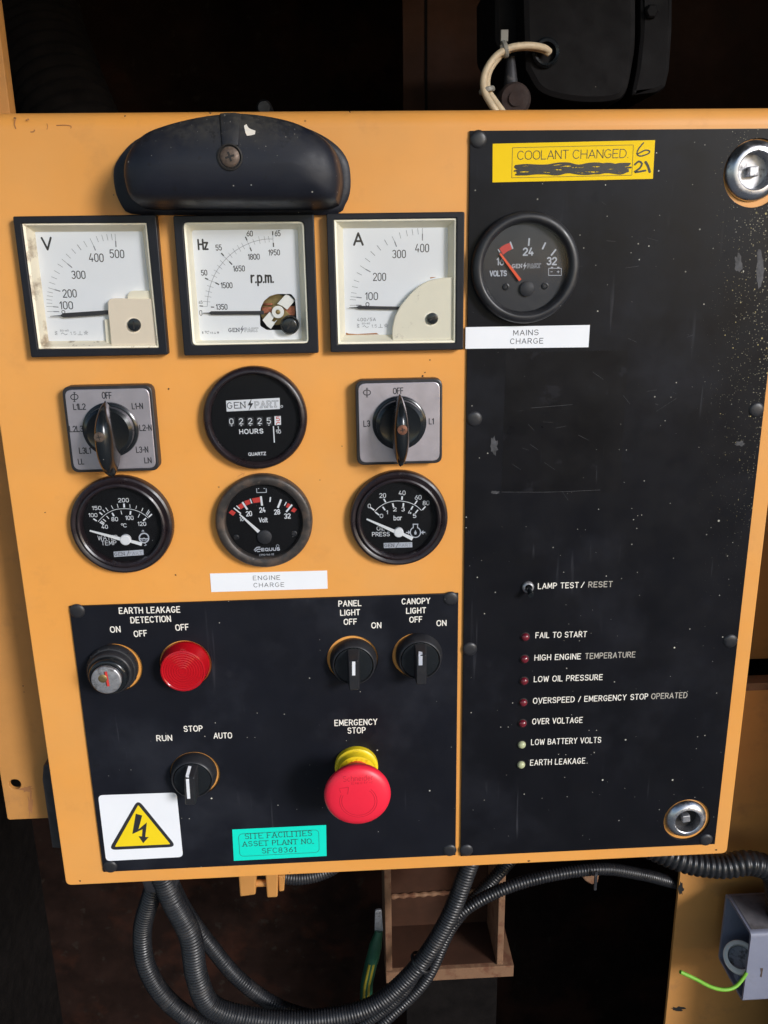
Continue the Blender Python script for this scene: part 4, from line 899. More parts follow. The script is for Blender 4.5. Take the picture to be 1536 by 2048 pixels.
add('numerals', t, join(*[text_vf(s, a, b, c, h, wd, conv=C4, gap=.24) for s, a, b, c, wd in (('100', (315, 1187), (382, 1187), 28, .38), ('150', (343, 1130), (414, 1130), 29, .38), ('200', (553, 1068), (636, 1067), 30, .38), ('40', (420, 1282), (467, 1281), 28, .42), ('80', (500, 1221), (549, 1220), 30, .42), ('100', (612, 1210), (674, 1210), 30, .42), ('120', (712, 1258), (776, 1258), 29, .38), ('C', (594, 1270), (620, 1270), 28, .4), ('WATER', (390, 1376), (548, 1371), 36, .34), ('TEMP', (418, 1416), (537, 1413), 34, .36))],
     ribbon(UU(C4, [(582 + 7 * math.cos(a / 2), 1248 + 7 * math.sin(a / 2)) for a in range(14)], h), .25, h, False)), M['white'], 0)
add('coolant_symbol', t, join(ribbon(UU(C4, [(760 + 38 * math.cos(a / 4), 1358 + 38 * math.sin(a / 4)) for a in range(26)], h), .75, h, False), marks_vf(C4, [([(728, 1362), (745, 1366), (760, 1360), (775, 1366), (792, 1362)], .6), ([(745, 1372), (745, 1382)], .5), ([(760, 1372), (760, 1382)], .5), ([(775, 1372), (775, 1382)], .5), ([(746, 1310), (746, 1298), (756, 1296), (758, 1310)], .35), ([(752, 1318), (752, 1324)], .35), ([(765, 1400), (778, 1415), (762, 1420)], .35)], h + .05)), M['whitegrey'], 0)
add('brand_field', t, flat(UU(C4, [(514, 1469), (755, 1452), (758, 1495), (518, 1512)], h), h), M['whitegrey'], 0)
add('brand_lettering', t, join(text_vf('GEN', (524, 1503), (606, 1497), 25, h + .06, .3, True, .22, C4), marks_vf(C4, [([(645, 1443), (618, 1515)], .25)], h + .06), text_vf('PART', (640, 1497), (748, 1488), 22, h + .06, .12, True, .22, C4)), M['print'], 0)
needle(t, C4, (605, 1378), (320, 1300), 2.1, .9, 4.0, 'needlewhite')
needle(t, C4, (605, 1372), (742, 1410), 1.5, 2.0, 3.9, 'needlewhite')
hub(t, C4, (607, 1377), 3.1, 2, 4.3, 'needlewhite')

# oil pressure gauge
cxy = U(798, 1038.5, 5)
t = gauge('oil_pressure_gauge', 'dark round oil pressure gauge with white needle, rightmost in the bottom gauge row', cxy, 28.6, [(r * .985, q) for r, q in deep], 21.9, 'dial', 'bezel', 2.0, 4.4)
arc = [(507, 1320), (540, 1285), (585, 1253), (640, 1230), (700, 1219), (760, 1220), (820, 1231), (870, 1250), (910, 1275), (945, 1308)]
mk_ = [(arc, .35)]
for a, b, wd in (((470, 1280), (505, 1305), .75), ((593, 1198), (612, 1232), .8), ((765, 1175), (762, 1208), .9), ((905, 1215), (882, 1248), .75), ((982, 1270), (952, 1302), .75), ((516, 1323), (550, 1350), .8), ((583, 1273), (606, 1305), .85), ((676, 1240), (685, 1277), .9), ((777, 1238), (774, 1273), .9), ((865, 1267), (846, 1300), .85), ((912, 1302), (888, 1330), .75)): mk_.append(([a, b], wd))
add('scale_marks', t, marks_vf(C6, mk_, h), M['white'], 0)
add('numerals', t, join(*[text_vf(s, a, b, c, h, wd, conv=C6, gap=.24) for s, a, b, c, wd in (('0', (447, 1283), (470, 1283), 36, .35), ('20', (555, 1188), (612, 1186), 38, .42), ('40', (735, 1163), (793, 1162), 38, .38), ('60', (885, 1205), (942, 1203), 38, .38), ('80', (958, 1257), (1015, 1256), 38, .35), ('0', (558, 1375), (585, 1375), 34, .42), ('1', (618, 1340), (630, 1340), 32, .45), ('2', (683, 1313), (710, 1312), 32, .45), ('3', (760, 1313), (786, 1312), 32, .45), ('4', (822, 1340), (850, 1338), 32, .42), ('5', (868, 1375), (894, 1373), 34, .45), ('bar', (688, 1397), (760, 1395), 40, .5), ('OIL', (530, 1492), (600, 1490), 34, .36), ('PRESS', (487, 1547), (647, 1544), 36, .44))]), M['white'], 0)
add('oil_symbol', t, join(ribbon(UU(C6, [(888 + 48 * math.cos(a), 1510 + 48 * math.sin(a)) for a in [math.radians(x) for x in range(-60, 245, 15)]], h), .6, h, False), marks_vf(C6, [([(862, 1435), (915, 1435)], .55), ([(868, 1437), (868, 1472)], .5), ([(908, 1437), (908, 1472)], .5), ([(888, 1492), (888, 1500)], .5), ([(800, 1512), (838, 1512)], .6), ([(940, 1512), (980, 1510)], .6)], h + .04), flat(UU(C6, [(888, 1490), (900, 1515), (895, 1532), (882, 1532), (876, 1515)], h + .06), h + .06), flat(UU(C6, [(820, 1492), (842, 1512), (820, 1532)], h + .06), h + .06), flat(UU(C6, [(962, 1492), (940, 1512), (962, 1532)], h + .06), h + .06)), M['whitegrey'], 0)
add('brand_field', t, flat(UU(C6, [(592, 1610), (858, 1602), (860, 1650), (595, 1658)], h), h), M['whitegrey'], 0)
add('brand_lettering', t, join(text_vf('GEN', (602, 1648), (692, 1645), 28, h + .06, .3, True, .22, C6), marks_vf(C6, [([(742, 1588), (695, 1673)], .3)], h + .06), text_vf('PART', (735, 1645), (848, 1640), 26, h + .06, .1, True, .22, C6)), M['print'], 0)
needle(t, C6, (730, 1520), (433, 1388), 2.1, .9, 4.0, 'needlewhite')
needle(t, C6, (735, 1512), (862, 1573), 1.5, 2.2, 3.9, 'needlewhite')
hub(t, C6, (733, 1516), 2.9, 2, 4.3, 'needlewhite')

# ------------------------------------------------------------------ operators on the lower left plate
def sweepbar(x, z, w0, l0, w1, l1, h0, h1, dz=0, ang=0):
    def rr(w_, l_, h, off, r): 
        c, s = math.cos(ang), math.sin(ang)
        return [(x + a * c - (b + off) * s, z + a * s + (b + off) * c, h) for a, b in rrect(0, 0, w_, l_, r, 3)]
    return loft([rr(w0, l0, h0, 0, 1), rr((w0 + w1) / 2, (l0 + l1) / 2, (h0 + h1) / 2, dz / 2, 1), rr(w1, l1, h1 - .5, dz, 1), rr(w1 - .9, l1 - 1.1, h1, dz, .8)], False, True)
def selector(label, px, ang=0.0, off=(0, 0)):
    x, z = U(*px, .5); x += off[0]; z += off[1]
    t = thing('selector_switch', label, 'switch', (x, z, 0), 'black knob selector switches')
    add('collar', t, lathe(x, z, [(14.4, .05), (14.4, 2.5), (13.9, 4.2), (13.2, 7.6), (12.7, 8.6), (12.2, 8.9), (11.9, 8.6), (11.8, 7.6)], 64), M['blkplastic'])
    kn = add('knob', t, lathe(x, z, [(11.6, 5), (11.6, 8.4), (11.3, 8.8), (10.9, 8.9), (0, 8.9)], 56), M['gloss'])
    hd = add('handle', kn, sweepbar(x, z, 7.6, 22.0, 6.2, 19.6, 8.7, 18.0, -1.7, ang), M['blkplastic']); LAST['hand'] = LAST['bvh']
    return t, kn
t, kn = selector('black knob selector below the PANEL LIGHT lettering with a white index line', SELA, 0, (.5, -.8))
def inlay(kn, pts_px, wd, mat='whitegrey'):
    P = [proj(*p, .28, LAST['hand']) for p in pts_px]; P = [p for p in P if p]
    V = []; n = len(P)
    for i, p in enumerate(P):
        a = Vector(P[max(i - 1, 0)]); b = Vector(P[min(i + 1, n - 1)]); d = (b - a); q = Vector((-d.y, d.x, 0)).normalized() * wd / 2
        V += [tuple(Vector(p) + q), tuple(Vector(p) - q)]
    add('index_line', kn, (V, [(2 * i, 2 * i + 1, 2 * i + 3, 2 * i + 2) for i in range(n - 1)]), M[mat], 0)
inlay(kn, [B2(566, 548 + i * 17.8) for i in range(7)], 1.9, 'white')
t, kn = selector('black knob selector below the CANOPY LIGHT lettering with a short pale index line', SELB, 0, (.8, 0))
inlay(kn, [B2(1079, 476 + i * 16.8) for i in range(7)], 2.3)
t, kn = selector('black knob selector between the RUN and AUTO lettering with a long white line', RUN, math.radians(-3), (-.6, .3))
inlay(kn, [B3(813 - 26 * i / 5, 437 + 95 * i / 5) for i in range(6)] + [B3(787 + 12 * i / 7, 540 + 175 * i / 7) for i in range(8)], 1.9, 'white')

x, z = U(*KEY, .5); x -= .6; z -= 0
t = thing('key_switch', 'black collared key switch with a silver lock barrel under EARTH LEAKAGE DETECTION', 'key switch', (x, z, 0))
add('collar', t, lathe(x, z, [(15.0, .05), (15.0, 4.0), (14.2, 5.4), (13.6, 5.6), (13.4, 9.0), (12.9, 10.2), (12.4, 10.5), (11.6, 10.5)], 64), M['blkplastic'])
tabs = []
for k in range(14):
    a = math.radians(20 + k * 24); tabs.append(box(x + 14.4 * math.cos(a) - .7, x + 14.4 * math.cos(a) + .7, z + 14.4 * math.sin(a) - .5, z + 14.4 * math.sin(a) + .5, 1, 5.2, .2))
add('grip_teeth', t, join(*tabs), M['blkplastic'])
add('inner_collar', t, lathe(x, z, [(11.6, 8), (11.4, 13.2), (10.7, 14.4), (9.8, 14.8), (9.2, 14.8), (8.6, 15.8)], 56), M['gloss'])
lb = add('lock_barrel', t, lathe(x, z, [(8.7, 14), (8.7, 17.4), (8.3, 17.9), (7.9, 18.0), (0, 17.8)], 48), M['zinc'])
kx, kz = U(*B1(381, 595), 18.1)
add('red_keyway', lb, prism(rrect(kx, kz, 1.4, 9.6, .2, 2, .06), 17.7, 17.98, 0), M['redprint'])
add('keyway_shadow_slot', lb, prism(rrect(kx - .9, kz, .7, 9.4, .2, 2, .06), 17.7, 17.95, 0), M['cavity'])
add('wear_spot', lb, lathe(kx - 2.5, kz + .3, [(2.7, 17.9), (2.0, 18.3), (0, 18.5)], 24), M['brass'])

x, z = U(*RED, .5)
t = thing('red_indicator', 'large round red indicator lens beside the key switch', 'indicator lamp', (x, z, 0))
add('lens', t, lathe(x, z, [(14.7, .05), (14.7, 2.6), (14.2, 3.8), (13.6, 9.5), (13.2, 10.7), (12.4, 11.0)] + [(12.0 - k * .75 - (.0 if k % 2 else .2), 10.7 + (.10 if k % 2 else -.07)) for k in range(15)] + [(0, 10.7)], 72), M['redlens'], 20)

x, z = U(*EST, 2); hx, hz = U(715.5, 1589.5, 32.5)
t = thing('emergency_stop', 'red mushroom emergency stop button on a yellow collar', 'emergency stop', (x, z, 0))
add('collar', t, lathe(x, z, [(13.6, .05), (13.8, 3.2), (13.6, 5.0), (12.6, 5.6), (12.2, 6.4), (11.8, 10.5), (10.2, 11), (8, 11)], 64), M['yplastic'])
add('collar_mark', t, join(*[box(x - 6 + k * 3, x - 4.6 + k * 3, z + 8.4 - abs(k - 2) * .7, z + 10.6 - abs(k - 2) * .7, 10.8, 11.25, .1) for k in range(5)]), M['yplastic'])
add('button_head', t, lathe(x, z, [(9, 9), (9.4, 17), (11, 21), (15.5, 24.5), (18.6, 28), (19.9, 31), (20.1, 32.6), (19.8, 33.9), (18.6, 35.3), (16, 36.4), (12, 37.1), (6, 37.5), (0, 37.6)], 80), M['redplastic']); bv = LAST['bvh']
hd = t.children[-1]
def onto(par, name, pts, wd, mat, bvh, lift=.08):
    P = [proj(*p, lift, bvh) for p in pts]; P = [p for p in P if p]; V = []; n = len(P)
    for i, p in enumerate(P):
        a = Vector(P[max(i - 1, 0)]); b = Vector(P[min(i + 1, n - 1)]); d = (b - a); q = Vector((-d.y, d.x, 0)).normalized() * wd / 2
        V += [tuple(Vector(p) + q), tuple(Vector(p) - q)]
    return V, [(2 * i, 2 * i + 1, 2 * i + 3, 2 * i + 2) for i in range(n - 1)]
arcp = [B4(850 + 115 * math.cos(math.radians(a)), 560 - 97 * math.sin(math.radians(a))) for a in range(48, -213, -9)]
arcp2 = [B4(850 + 102 * math.cos(math.radians(a)), 560 - 86 * math.sin(math.radians(a))) for a in range(48, -207, -9)]
ah = [B4(*p) for p in [(742, 508), (733, 482), (790, 474), (785, 518), (762, 505)]]
add('release_arrow', hd, join(onto(hd, '', arcp, .32, '', bv), onto(hd, '', arcp2, .3, '', bv, .1), onto(hd, '', ah[:3], .32, '', bv, .12), onto(hd, '', ah[2:4], .32, '', bv, .14)), M['redgroove'], 0)
def text_on(s, A, B, cap, conv, wd, bvh, gap=.26):
    st, W = strokes_of(s, False, gap); parts = []
    for i, l in enumerate(st):
        pts = [conv(A[0] + (B[0] - A[0]) * x / W, A[1] + (B[1] - A[1]) * x / W - y * cap) for x, y in l]; parts.append(onto(None, '', pts, wd, '', bvh, .1 + .01 * (i % 5)))
    return join(*parts)
add('moulded_lettering', hd, join(text_on('Schneider', (757, 440), (940, 430), 32, B4, .3, bv), text_on('Electric', (808, 457), (940, 448), 14, B4, .18, bv)), M['redgroove'], 0)

# ------------------------------------------------------------------ toggle and indicator lamps
x, z = U(*B5(232, 103), PH)
t = thing('toggle_switch', 'small silver collared toggle switch beside the LAMP TEST / RESET lettering', 'toggle switch', (x, z, PH))
add('nut', t, lathe(x, z, [(3.6, PH), (3.6, PH + 1.2), (3.2, PH + 1.8), (2.4, PH + 2.2), (1.9, PH + 1.6)], 36), M['zinc'])
add('bat_lever', t, sweep([(x, z, PH + .5), (x + .3, z - 1.2, PH + 4), (x + .5, z - 2.6, PH + 7.5)], lambda u: 1.3 + .5 * u, 16, .6), M['gloss'])
leds = [((218, 413), 'FAIL TO START'), ((213, 549), 'HIGH ENGINE TEMPERATURE'), ((210, 684), 'LOW OIL PRESSURE'), ((205, 816), 'OVERSPEED / EMERGENCY STOP OPERATED'), ((201, 944), 'OVER VOLTAGE'), ((196, 1075), 'LOW BATTERY VOLTS'), ((192, 1198), 'EARTH LEAKAGE')]
first = {}
for i, (p, s) in enumerate(leds):
    kind = 'redled' if i < 5 else 'ledwhite'; lab = ('small dark red' if i < 5 else 'small pale green') + ' indicator lamp beside the ' + s + ' lettering'
    x, z = U(*B5(*p), PH + .8)
    if kind in first: dup(first[kind], (x, z, PH), lab); continue
    t = thing('indicator_lamp', lab, 'indicator lamp', (x, z, PH), 'column of small indicator lamps'); first[kind] = t
    add('ring', t, lathe(x, z, [(3.0, PH), (2.95, PH + .4), (2.6, PH + .5)], 32), M['cavity'])
    add('dome', t, lathe(x, z, [(2.55, PH + .1), (2.5, PH + .9), (2.1, PH + 1.7), (1.3, PH + 2.3), (0, PH + 2.55)], 32), M[kind])

# ------------------------------------------------------------------ quarter turn locks
def lock(label, px, ang, off, cup, k=1.0):
    x, z = U(*px, .5); x += off[0]; z += off[1]
    t = thing('panel_lock', label, 'lock', (x, z, 0), 'square drive panel locks')
    add('bezel', t, lathe(x, z, [(r * k, q) for r, q in [(13.6, .05), (13.6, 1.0), (12.8, 2.6), (11.0, 4.2), (10.4, 4.5), (8.9, 4.6), (8.4, 4.2), (8.2, 1.5), (8.1 / k, -4)]], 64), M['chrome'])
    add('cup', t, lathe(x, z, [(8.2 * k, -2.0), (7.2, -2.1), (0, -2.2)], 48), M[cup])
    c, s = math.cos(ang), math.sin(ang)
    add('square_drive', t, prism(rrect(x + .2, z - .2, 5.2, 5.2, .7, 3, ang), -2.2, 1.6, .6), M['zinc'])
    return t
t = lock('worn chrome panel lock in the upper right corner of the tall black plate', LK1, .05, (-1.0, 1.2), 'zinc', 1.13)
t = lock('chrome panel lock in the lower right corner of the tall black plate', LK2, .12, (-.5, .8), 'cavity')

# ------------------------------------------------------------------ things beside and behind the panel
hh = -34
xl = U(15, 1640, hh)[0]; zb = U(15, 1640, hh)[1]; xr = U(17, 215, hh)[0] + .5
t = thing('frame_post', 'yellow painted upright post with a bolt hole at the far left', 'post', ((xl + xr) / 2, zb, hh))
hx_, hz_ = U(30, 1569, hh)
add('front_face', t, prism([roundpoly([(xl, zb), (xr, zb), (xr, 200), (xl, 200)], [2, 8, 0, 0]), circle(hx_, hz_, 3.9, 32)], hh - 3, hh, .5), M['paint_old'])
add('side_web', t, box(xr - 3, xr, zb + 8, 200, hh - 9, hh - 3.1), M['paint_old'])
add('grime_stain', t, join(blot(53, 1578, 14, 5, hh + .1, 20, .5), blot(60, 1610, 4, 22, hh + .12, 20, .6)), M['scuff'], 0)
# dark latch bracket between post and panel
P = UU(one, [(84, 1560), (86, 1533), (98, 1528), (135, 1528), (150, 1700), (104, 1696)], -14)
t = single('latch_bracket', 'dark grey steel latch bracket sticking out behind the left edge of the panel', 'bracket', prism(P, -30, -14, 1.0), M['darksteel'])

# right-hand inner panels
hp2 = -62
xe = U(1345, 1900, hp2)[0]; zs = U(1510, 1370, hp2)[1]
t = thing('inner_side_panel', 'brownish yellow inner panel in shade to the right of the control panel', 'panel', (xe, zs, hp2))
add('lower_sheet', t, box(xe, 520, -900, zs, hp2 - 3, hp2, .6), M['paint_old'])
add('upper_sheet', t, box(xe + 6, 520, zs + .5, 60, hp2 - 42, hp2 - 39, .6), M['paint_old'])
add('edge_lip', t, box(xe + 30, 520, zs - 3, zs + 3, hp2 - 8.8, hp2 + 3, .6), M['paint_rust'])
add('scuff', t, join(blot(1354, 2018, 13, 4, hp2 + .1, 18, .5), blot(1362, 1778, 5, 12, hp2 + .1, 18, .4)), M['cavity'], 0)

# grey junction box lying open to the left
hf, hk_ = -8.0, -50.0
t = thing('junction_box', 'open grey plastic junction box at the lower right with a white bushing inside', 'junction box', (*U(1500, 1940, hf), hf))
XO = U(1503, 1868, hf)[0]
zt, zb_ = U(1503, 1868, hf)[1], U(1495, 2004, hf)[1]
XI = XO + 60
def openbox():
    w_ = 2.0
    ring_o = roundpoly([(zb_, hf), (zt, hf), (zt, hk_), (zb_, hk_)], 3.5, 4); ring_i = roundpoly([(zb_ + w_, hf - w_), (zt - w_, hf - w_), (zt - w_, hk_ + w_), (zb_ + w_, hk_ + w_)], 2.2, 4)
    A = [(XO, a, b) for a, b in ring_o]; B_ = [(XI, a, b) for a, b in ring_o]; C_ = [(XO, a, b) for a, b in ring_i]; D_ = [(XI - 2, a, b) for a, b in ring_i]
    n = len(A); V = A + B_ + C_ + D_; Fc = []
    for i in range(n):
        j = (i + 1) % n
        Fc += [(i, j, n + j, n + i), (2 * n + j, 2 * n + i, 3 * n + i, 3 * n + j), (j, i, 2 * n + i, 2 * n + j)]
    Fc.append(tuple(range(n, 2 * n))); Fc.append(tuple(range(3 * n, 4 * n)))
    return V, Fc
add('shell', t, openbox(), M['greybox'], 30)
add('grimy_top', t, box(XO + 2, XI, zt + .05, zt + .25, hk_ + 4, hf - 4, .05), M['greybox_dirty'])
def ring3(c, nrm, R_, r_, w_, mat_n=40):
    nrm = Vector(nrm).normalized(); u = nrm.cross(Vector((0, 1, 0))).normalized(); v = nrm.cross(u)
    rr_ = [(r_, -w_ / 2), (R_ - .6, -w_ / 2), (R_, -w_ / 2 + .6), (R_, w_ / 2 - .6), (R_ - .6, w_ / 2), (r_, w_ / 2), (r_, -w_ / 2)]
    rings = [[tuple(Vector(c) + (u * math.cos(a) + v * math.sin(a)) * p + nrm * q) for a in [2 * math.pi * k / mat_n for k in range(mat_n)]] for p, q in rr_]
    return loft(rings, False, False)
bc = (max(XO + 3, U(1480, 1915, -30)[0]), U(1480, 1915, -30)[1], -30)
add('bushing', t, ring3(bc, (-.42, .95, .62), 11.8, 8.6, 6.0), M['bushing'])
add('bushing_floor', t, ring3((bc[0] + .6, bc[1] - 1.6, bc[2] - .5), (-.42, .95, .62), 8.7, .1, .6), M['zinc'])
add('screw_boss', t, join(box(XO + 14, XO + 17, zt - 20, zt - 11, hk_ + 2, hk_ + 9, .5), box(XO + 3, XO + 6, zb_ + 2, zb_ + 9, -30, -24, .5)), M['greybox'])
gl = (XO + 24, zt, -24)
add('gland', t, join(*[([(v[0], v[2] * 0 + v[1], v[2]) for v in q[0]], q[1]) for q in [ring3((gl[0], zt + 3, gl[2]), (0, 1, 0), 14, 8, 4, 6), ring3((gl[0], zt + 8, gl[2]), (0, 1, 0), 12.5, 8, 5, 32)]]), M['zinc'])
add('rust_chip', t, flat(roundpoly(UU(D6, [(965, 1560), (990, 1560), (985, 1595), (978, 1640), (962, 1635), (970, 1600)], hf + .1), .3), hf + .1), M['rust'], 0)
g = [(*U(*D6(265, 1592), 6), 6), (*U(*D6(400, 1655), 6), 6), (*U(*D6(530, 1722), 5), 5), (*U(*D6(650, 1748), 3), 3), (*U(*D6(745, 1722), 0), 0), (*U(*D6(820, 1640), -6), -6), (*U(*D6(870, 1555), -13), -13), (XO + 12, zb_ + 22, -18)]
t = single('green_wire', 'bright green loose wire sticking out of the grey junction box', 'wire', sweep(g, 1.35, 12, 1.5), M['greenwire'])

# conduits: pixel paths at their own depths
def path(c, pts): return [(*U(*c(x, y), hq), hq) for x, y, hq in pts]
def conduit(label, pts, r, mat, pitch, dep, c=one, name='corrugated_conduit', n=16):
    P = path(c, pts)
    return single(name, label, 'conduit', sweep(P, r, n, pitch / 6, (pitch, dep)), M[mat], group='corrugated conduits below the panel', o=P[0], smooth=60)
conduit('thick black conduit with wide ribs curving down into the grey junction box', [(1200, 1655, -45), (1290, 1690, -40), (1370, 1722, -32), (1440, 1732, -28), (1500, 1726, -26), (1545, 1745, -25), (1556, 1800, -24), (1558, 1870, -24)], 9.0, 'condblack', 4.2, 1.0)
conduit('thin black conduit running across under the right half of the panel', [(600, 2110, -52), (700, 2062, -48), (800, 1990, -44), (870, 1880, -42), (940, 1812, -44), (1050, 1763, -46), (1190, 1738, -50), (1280, 1748, -60), (1345, 1764, -72), (1430, 1780, -84)], 4.7, 'condblack', 2.3, .5)
conduit('thick grey conduit dropping from the panel and sweeping up to the right', [(322, 1745, -30), (345, 1800, -30), (380, 1870, -28), (393, 1950, -26), (420, 2010, -25), (490, 2035, -26), (600, 2042, -28), (730, 2018, -30), (820, 1950, -33), (890, 1850, -35), (935, 1740, -38), (950, 1690, -40)], lambda u: 8.2 - 1.6 * max(0, min(1, (u - .35) / .3)), 'cond', 2.3, .55)
conduit('grey conduit in the outermost loop at the lower left', [(318, 1745, -42), (300, 1800, -44), (285, 1860, -46), (292, 1930, -44), (330, 1995, -42), (400, 2050, -42), (500, 2100, -42)], 7.0, 'cond', 2.3, .5)
conduit('thinner grey conduit slanting right behind the thick hanging one', [(335, 1750, -56), (370, 1820, -56), (420, 1890, -54), (480, 1960, -52), (560, 2015, -50), (660, 2045, -48)], 5.8, 'cond', 2.2, .45)
conduit('short bulge of black conduit just under the panel bottom edge', [(500, 1700, -60), (540, 1742, -58), (597, 1755, -56), (660, 1738, -58), (700, 1700, -60)], 5.5, 'cond', 2.0, .4)
conduit('black conduit passing behind the upright one below the panel', [(760, 2050, -50), (850, 1960, -58), (905, 1850, -66), (985, 1760, -72), (1040, 1700, -74)], 5.0, 'condblack', 2.2, .45)
t = thing('conduit_clamp', 'dark clamp collar where the grey conduits leave the panel', 'clamp', (*U(322, 1770, -34), -34))
add('collar', t, prism(roundpoly(UU(one, [(280, 1750), (362, 1750), (352, 1784), (292, 1784)], -28), 3), -58, -26, 2), M['blkplastic'])
# cable tie on the bundle
def tie(label, pc, hq, r, d, name='cable_tie', mat='condblack', w_=3.0):
    c = (*U(*pc, hq), hq); return single(name, label, 'cable tie', ring3(c, d, r + 1.0, r - .2, w_, 28), M[mat], o=c)
tie('black cable tie round the conduit bundle right of the earth cable', (842, 1925), -36, 8.2, (.62, .78, 0))
# mounts under the bottom edge
cx_, cz_ = U(1182, 1755, -52)
t = thing('tie_mount', 'grimy yellow tie mount under the middle of the right plate', 'mount', (cx_, cz_, -60))
add('base', t, prism(roundpoly(UU(one, [(1158, 1745), (1200, 1742), (1196, 1766), (1184, 1770), (1170, 1762)], -55), 1.5), -62, -55, 1), M['paint_rust'])
add('strap', t, box(cx_ - 1, cx_ + 1, cz_ - 2, cz_ + 14, -42, -40.5, .3), M['darksteel'])
# yellow lugs
t = thing('hinge_lug', 'pair of yellow painted lugs joined by a pin under the panel edge', 'hinge lug', (*U(520, 1770, -50), -60))
for q in ([(476, 1740), (512, 1740), (511, 1790), (480, 1794)], [(530, 1740), (556, 1740), (555, 1795), (534, 1796)]):
    add('lug', t, prism(roundpoly(UU(one, q, -46), 1.2), -60, -46, 1.0), M['paint_old'])
add('lug_washer', t, prism(roundpoly(UU(one, [(556, 1752), (570, 1752), (568, 1783), (558, 1784)], -48), 1.0), -58, -48, 1.0), M['paint_old'])
y0 = U(520, 1766, -52); y1 = U(532, 1766, -52)
add('pin', t, sweep([(y0[0] - 4, y0[1], -52), (y1[0] + 3, y1[1], -52)], 2.6, 16, 2, smooth=False), M['paint_old'])

# tray bracket below the panel
hb_ = -95
ax_, az_ = U(762, 1742, hb_); bx_, bz_ = U(780, 1930, hb_); rx_ = U(1009, 1850, hb_)[0]; bot1 = U(960, 1933, hb_)[1]; bot0 = U(960, 1955, hb_)[1]
xl0 = U(770, 1850, hb_)[0]
t = thing('tray_bracket', 'rusty yellow open bracket in the shade below the middle of the panel', 'bracket', (ax_, bot0, hb_))
add('left_plate', t, box(xl0, xl0 + 5.5, bot1 + .3, -360, hb_ - 50, hb_, .8), M['paint_rust'])
add('right_plate', t, box(rx_ - 5.5, rx_, bot1 + .3, -360, hb_ - 50, hb_, .8), M['paint_rust'])
add('bottom_plate', t, box(xl0, U(1027, 1940, hb_)[0], bot0, bot1, hb_ - 50, hb_ + 1, .8), M['paint_rust'])
add('floor_shade', t, box(xl0 + 5.8, rx_ - 5.8, bot1 + .05, bot1 + .6, hb_ - 49, hb_ - 3, .1), M['shaded_paint'])  # added dark sheet standing for the shade on the bracket floor
add('back_plate', t, box(xl0 + 5.7, rx_ - 5.7, bot1 + .3, -340, hb_ - 52, hb_ - 49, .5), M['shaded_paint'])  # darkened paint stands for the shade at the back of the bracket
add('weld_bead', t, sweep([(xl0 + 8, bot1 + 34, hb_ - 47.5), (rx_ - 8, bot1 + 36, hb_ - 47.5)], lambda u: 2 + .5 * math.sin(u * 60), 8, 1.5), M['paint_rust'])
add('lower_web', t, box(xl0 + 20, rx_ + 4, bot0 - 120, bot0 - .3, hb_ - 46, hb_ - 42, .5), M['foam'])
# earth cable
t = thing('earth_cable', 'green and yellow earth cable with a crimped lug beside the bracket', 'cable', (*U(745, 1900, -70), -70))
add('lug', t, prism(roundpoly(UU(B7, [(1112, 205), (1138, 203), (1145, 290), (1110, 295)], -76), 1.5), -78, -76, .4), M['zinc'])
add('sleeve', t, sweep(path(B7, [(1128, 285, -76), (1118, 330, -75), (1105, 385, -74), (1098, 410, -73)]), lambda u: 3.0 + 2.2 * min(1, u * 2), 16, 1.5), M['earthgreen'])
pth = [(1098, 405, -73), (1088, 450, -72), (1078, 500, -71), (1075, 560, -70)]
add('insulation', t, sweep(path(B7, pth), 5.0, 18, 1.5), M['earthgreen'])
for dx in (-13, 10): add('yellow_stripe', t, sweep([(a + dx * .12, b, c + 3.6) for a, b, c in path(B7, pth)], 1.5, 10, 1.5), M['earthyellow'])

# ------------------------------------------------------------------ above the panel
hq = -70
t = thing('equipment_housing', 'black rounded housing behind the top edge with a cream cable entering it', 'housing', (*U(1150, 200, hq), hq))
ol = UU(T2, [(478, -120), (975, -120), (975, 150), (962, 270), (930, 400), (860, 440), (700, 440), (560, 400), (490, 300)], hq)
add('main_body', t, prism([tuple(v) for v in smooth2(ol[1:]) ] + [ol[0]], -150, hq, 4), M['housing'])
ol = UU(T2, [(985, -120), (1132, -120), (1130, 120), (1118, 300), (1100, 375), (1060, 400), (945, 415), (970, 290), (985, 150)], hq - 4)
add('end_cover', t, prism(roundpoly(ol, 2), -150, hq - 4, 3), M['housing'])
ol = UU(T2, [(360, -120), (475, -120), (480, 300), (520, 400), (440, 420), (400, 250), (360, 180)], hq - 16)
add('side_flank', t, prism(roundpoly(ol, 3), -150, hq - 16, 3), M['housing'])
gx, gz = U(*T2(585, 225), hq + 2)
add('grommet', t, lathe(gx, gz, [(8.2, hq - .5), (8.2, hq + 2), (7.0, hq + 3.5), (5.6, hq + 3), (5.2, hq - 1)], 36), M['gloss'])
x, z = U(*T2(1035, 50), hq - 3); add('bolt_head', t, lathe(x, z, [(4, hq - 4), (4, hq - 2), (3, hq - 1), (0, hq - 1)], 6), M['housing'])
t = thing('support_stud', 'round rusty stud with a stem behind the cream cable loop', 'stud', (*U(*T2(450, 420), -60), -70))
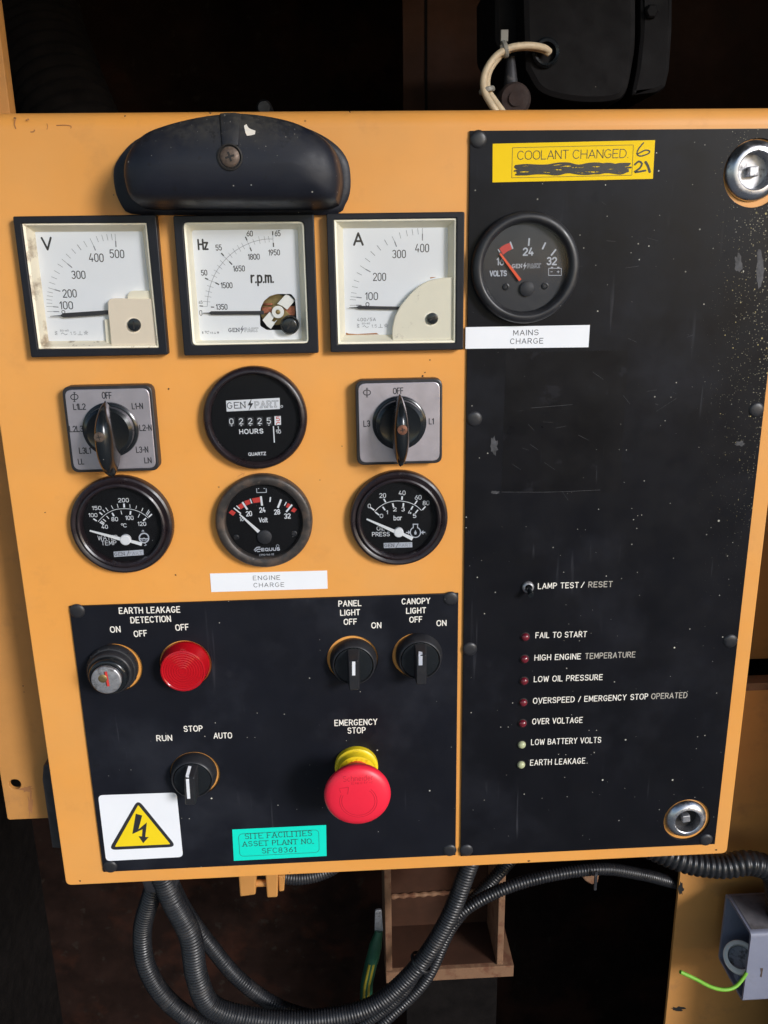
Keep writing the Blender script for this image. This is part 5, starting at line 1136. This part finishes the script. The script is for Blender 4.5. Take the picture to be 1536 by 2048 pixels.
x, z = U(*T2(452, 425), -58); add('stud_head', t, lathe(x, z, [(9.5, -75), (9.5, -60), (8, -58), (4, -57.5), (4, -56.5), (0, -56.5)], 32), mk('dusty_brown_stud', (.030, .017, .015), .85, var=.3, vscale=150))
add('stem', t, sweep([(x - 1, z + 2, -66), (x - 1.5, z + 24, -68)], lambda u: 5 - 2.5 * u, 14, 2), M['darksteel'])
ca_ = [(597, 222, -66), (575, 206, -62), (530, 197, -58), (480, 197, -56), (425, 207, -55), (370, 240, -54), (330, 295, -52), (315, 350, -50), (322, 400, -48), (350, 450, -46), (385, 500, -46)]
cb_ = [(594, 228, -66), (570, 213, -64), (520, 203, -61), (470, 203, -60), (425, 213, -59), (378, 248, -58), (342, 300, -57), (330, 350, -54), (338, 395, -52), (368, 440, -50), (405, 490, -48)]
t = thing('cream_cable', 'pair of cream wires looping from the black housing down behind the panel', 'cable', (*U(*T2(400, 210), -56), -56))
for q in (ca_, cb_): add('wire', t, sweep(path(T2, q), 1.95, 14, 1.5), M['creamwire'])
def tie2(label, pc, hq, d):
    c = (*U(*pc, hq), hq)
    t = thing('cable_tie', label, 'cable tie', c)
    add('band', t, ring3(c, d, 4.6, 3.7, 2.8, 24), M['tie']); return t, c
t, c = tie2('grey cable tie at the top of the cream wire loop', T2(406, 212), -57, (.9, .25, 0))
add('tail', t, box(c[0] - 2.4, c[0] + 1.8, c[1] + 4, c[1] + 10, c[2] - 1, c[2] + .5, .3), M['tie'])
tie2('grey cable tie low on the cream wire loop just above the panel', T2(330, 388), -51, (-.25, .95, 0))
# dark flexible duct at the upper left
P = path(one, [(60, -260, -260), (55, -60, -250), (75, 60, -235), (110, 160, -215), (150, 260, -200), (200, 360, -190)])
single('flexible_duct', 'large black ribbed flexible duct in the dark at upper left', 'duct', sweep(P, 34, 28, 1.5, (9, 2.0)), M['foam'], o=P[0], smooth=60)
x, z = U(528, 215, -240)
single('pipe_stub', 'small dark pipe stub just above the panel edge in the interior', 'pipe', lathe(x, z, [(6, -300), (6, -242), (4.5, -240), (0, -240)], 24), M['darksteel'])
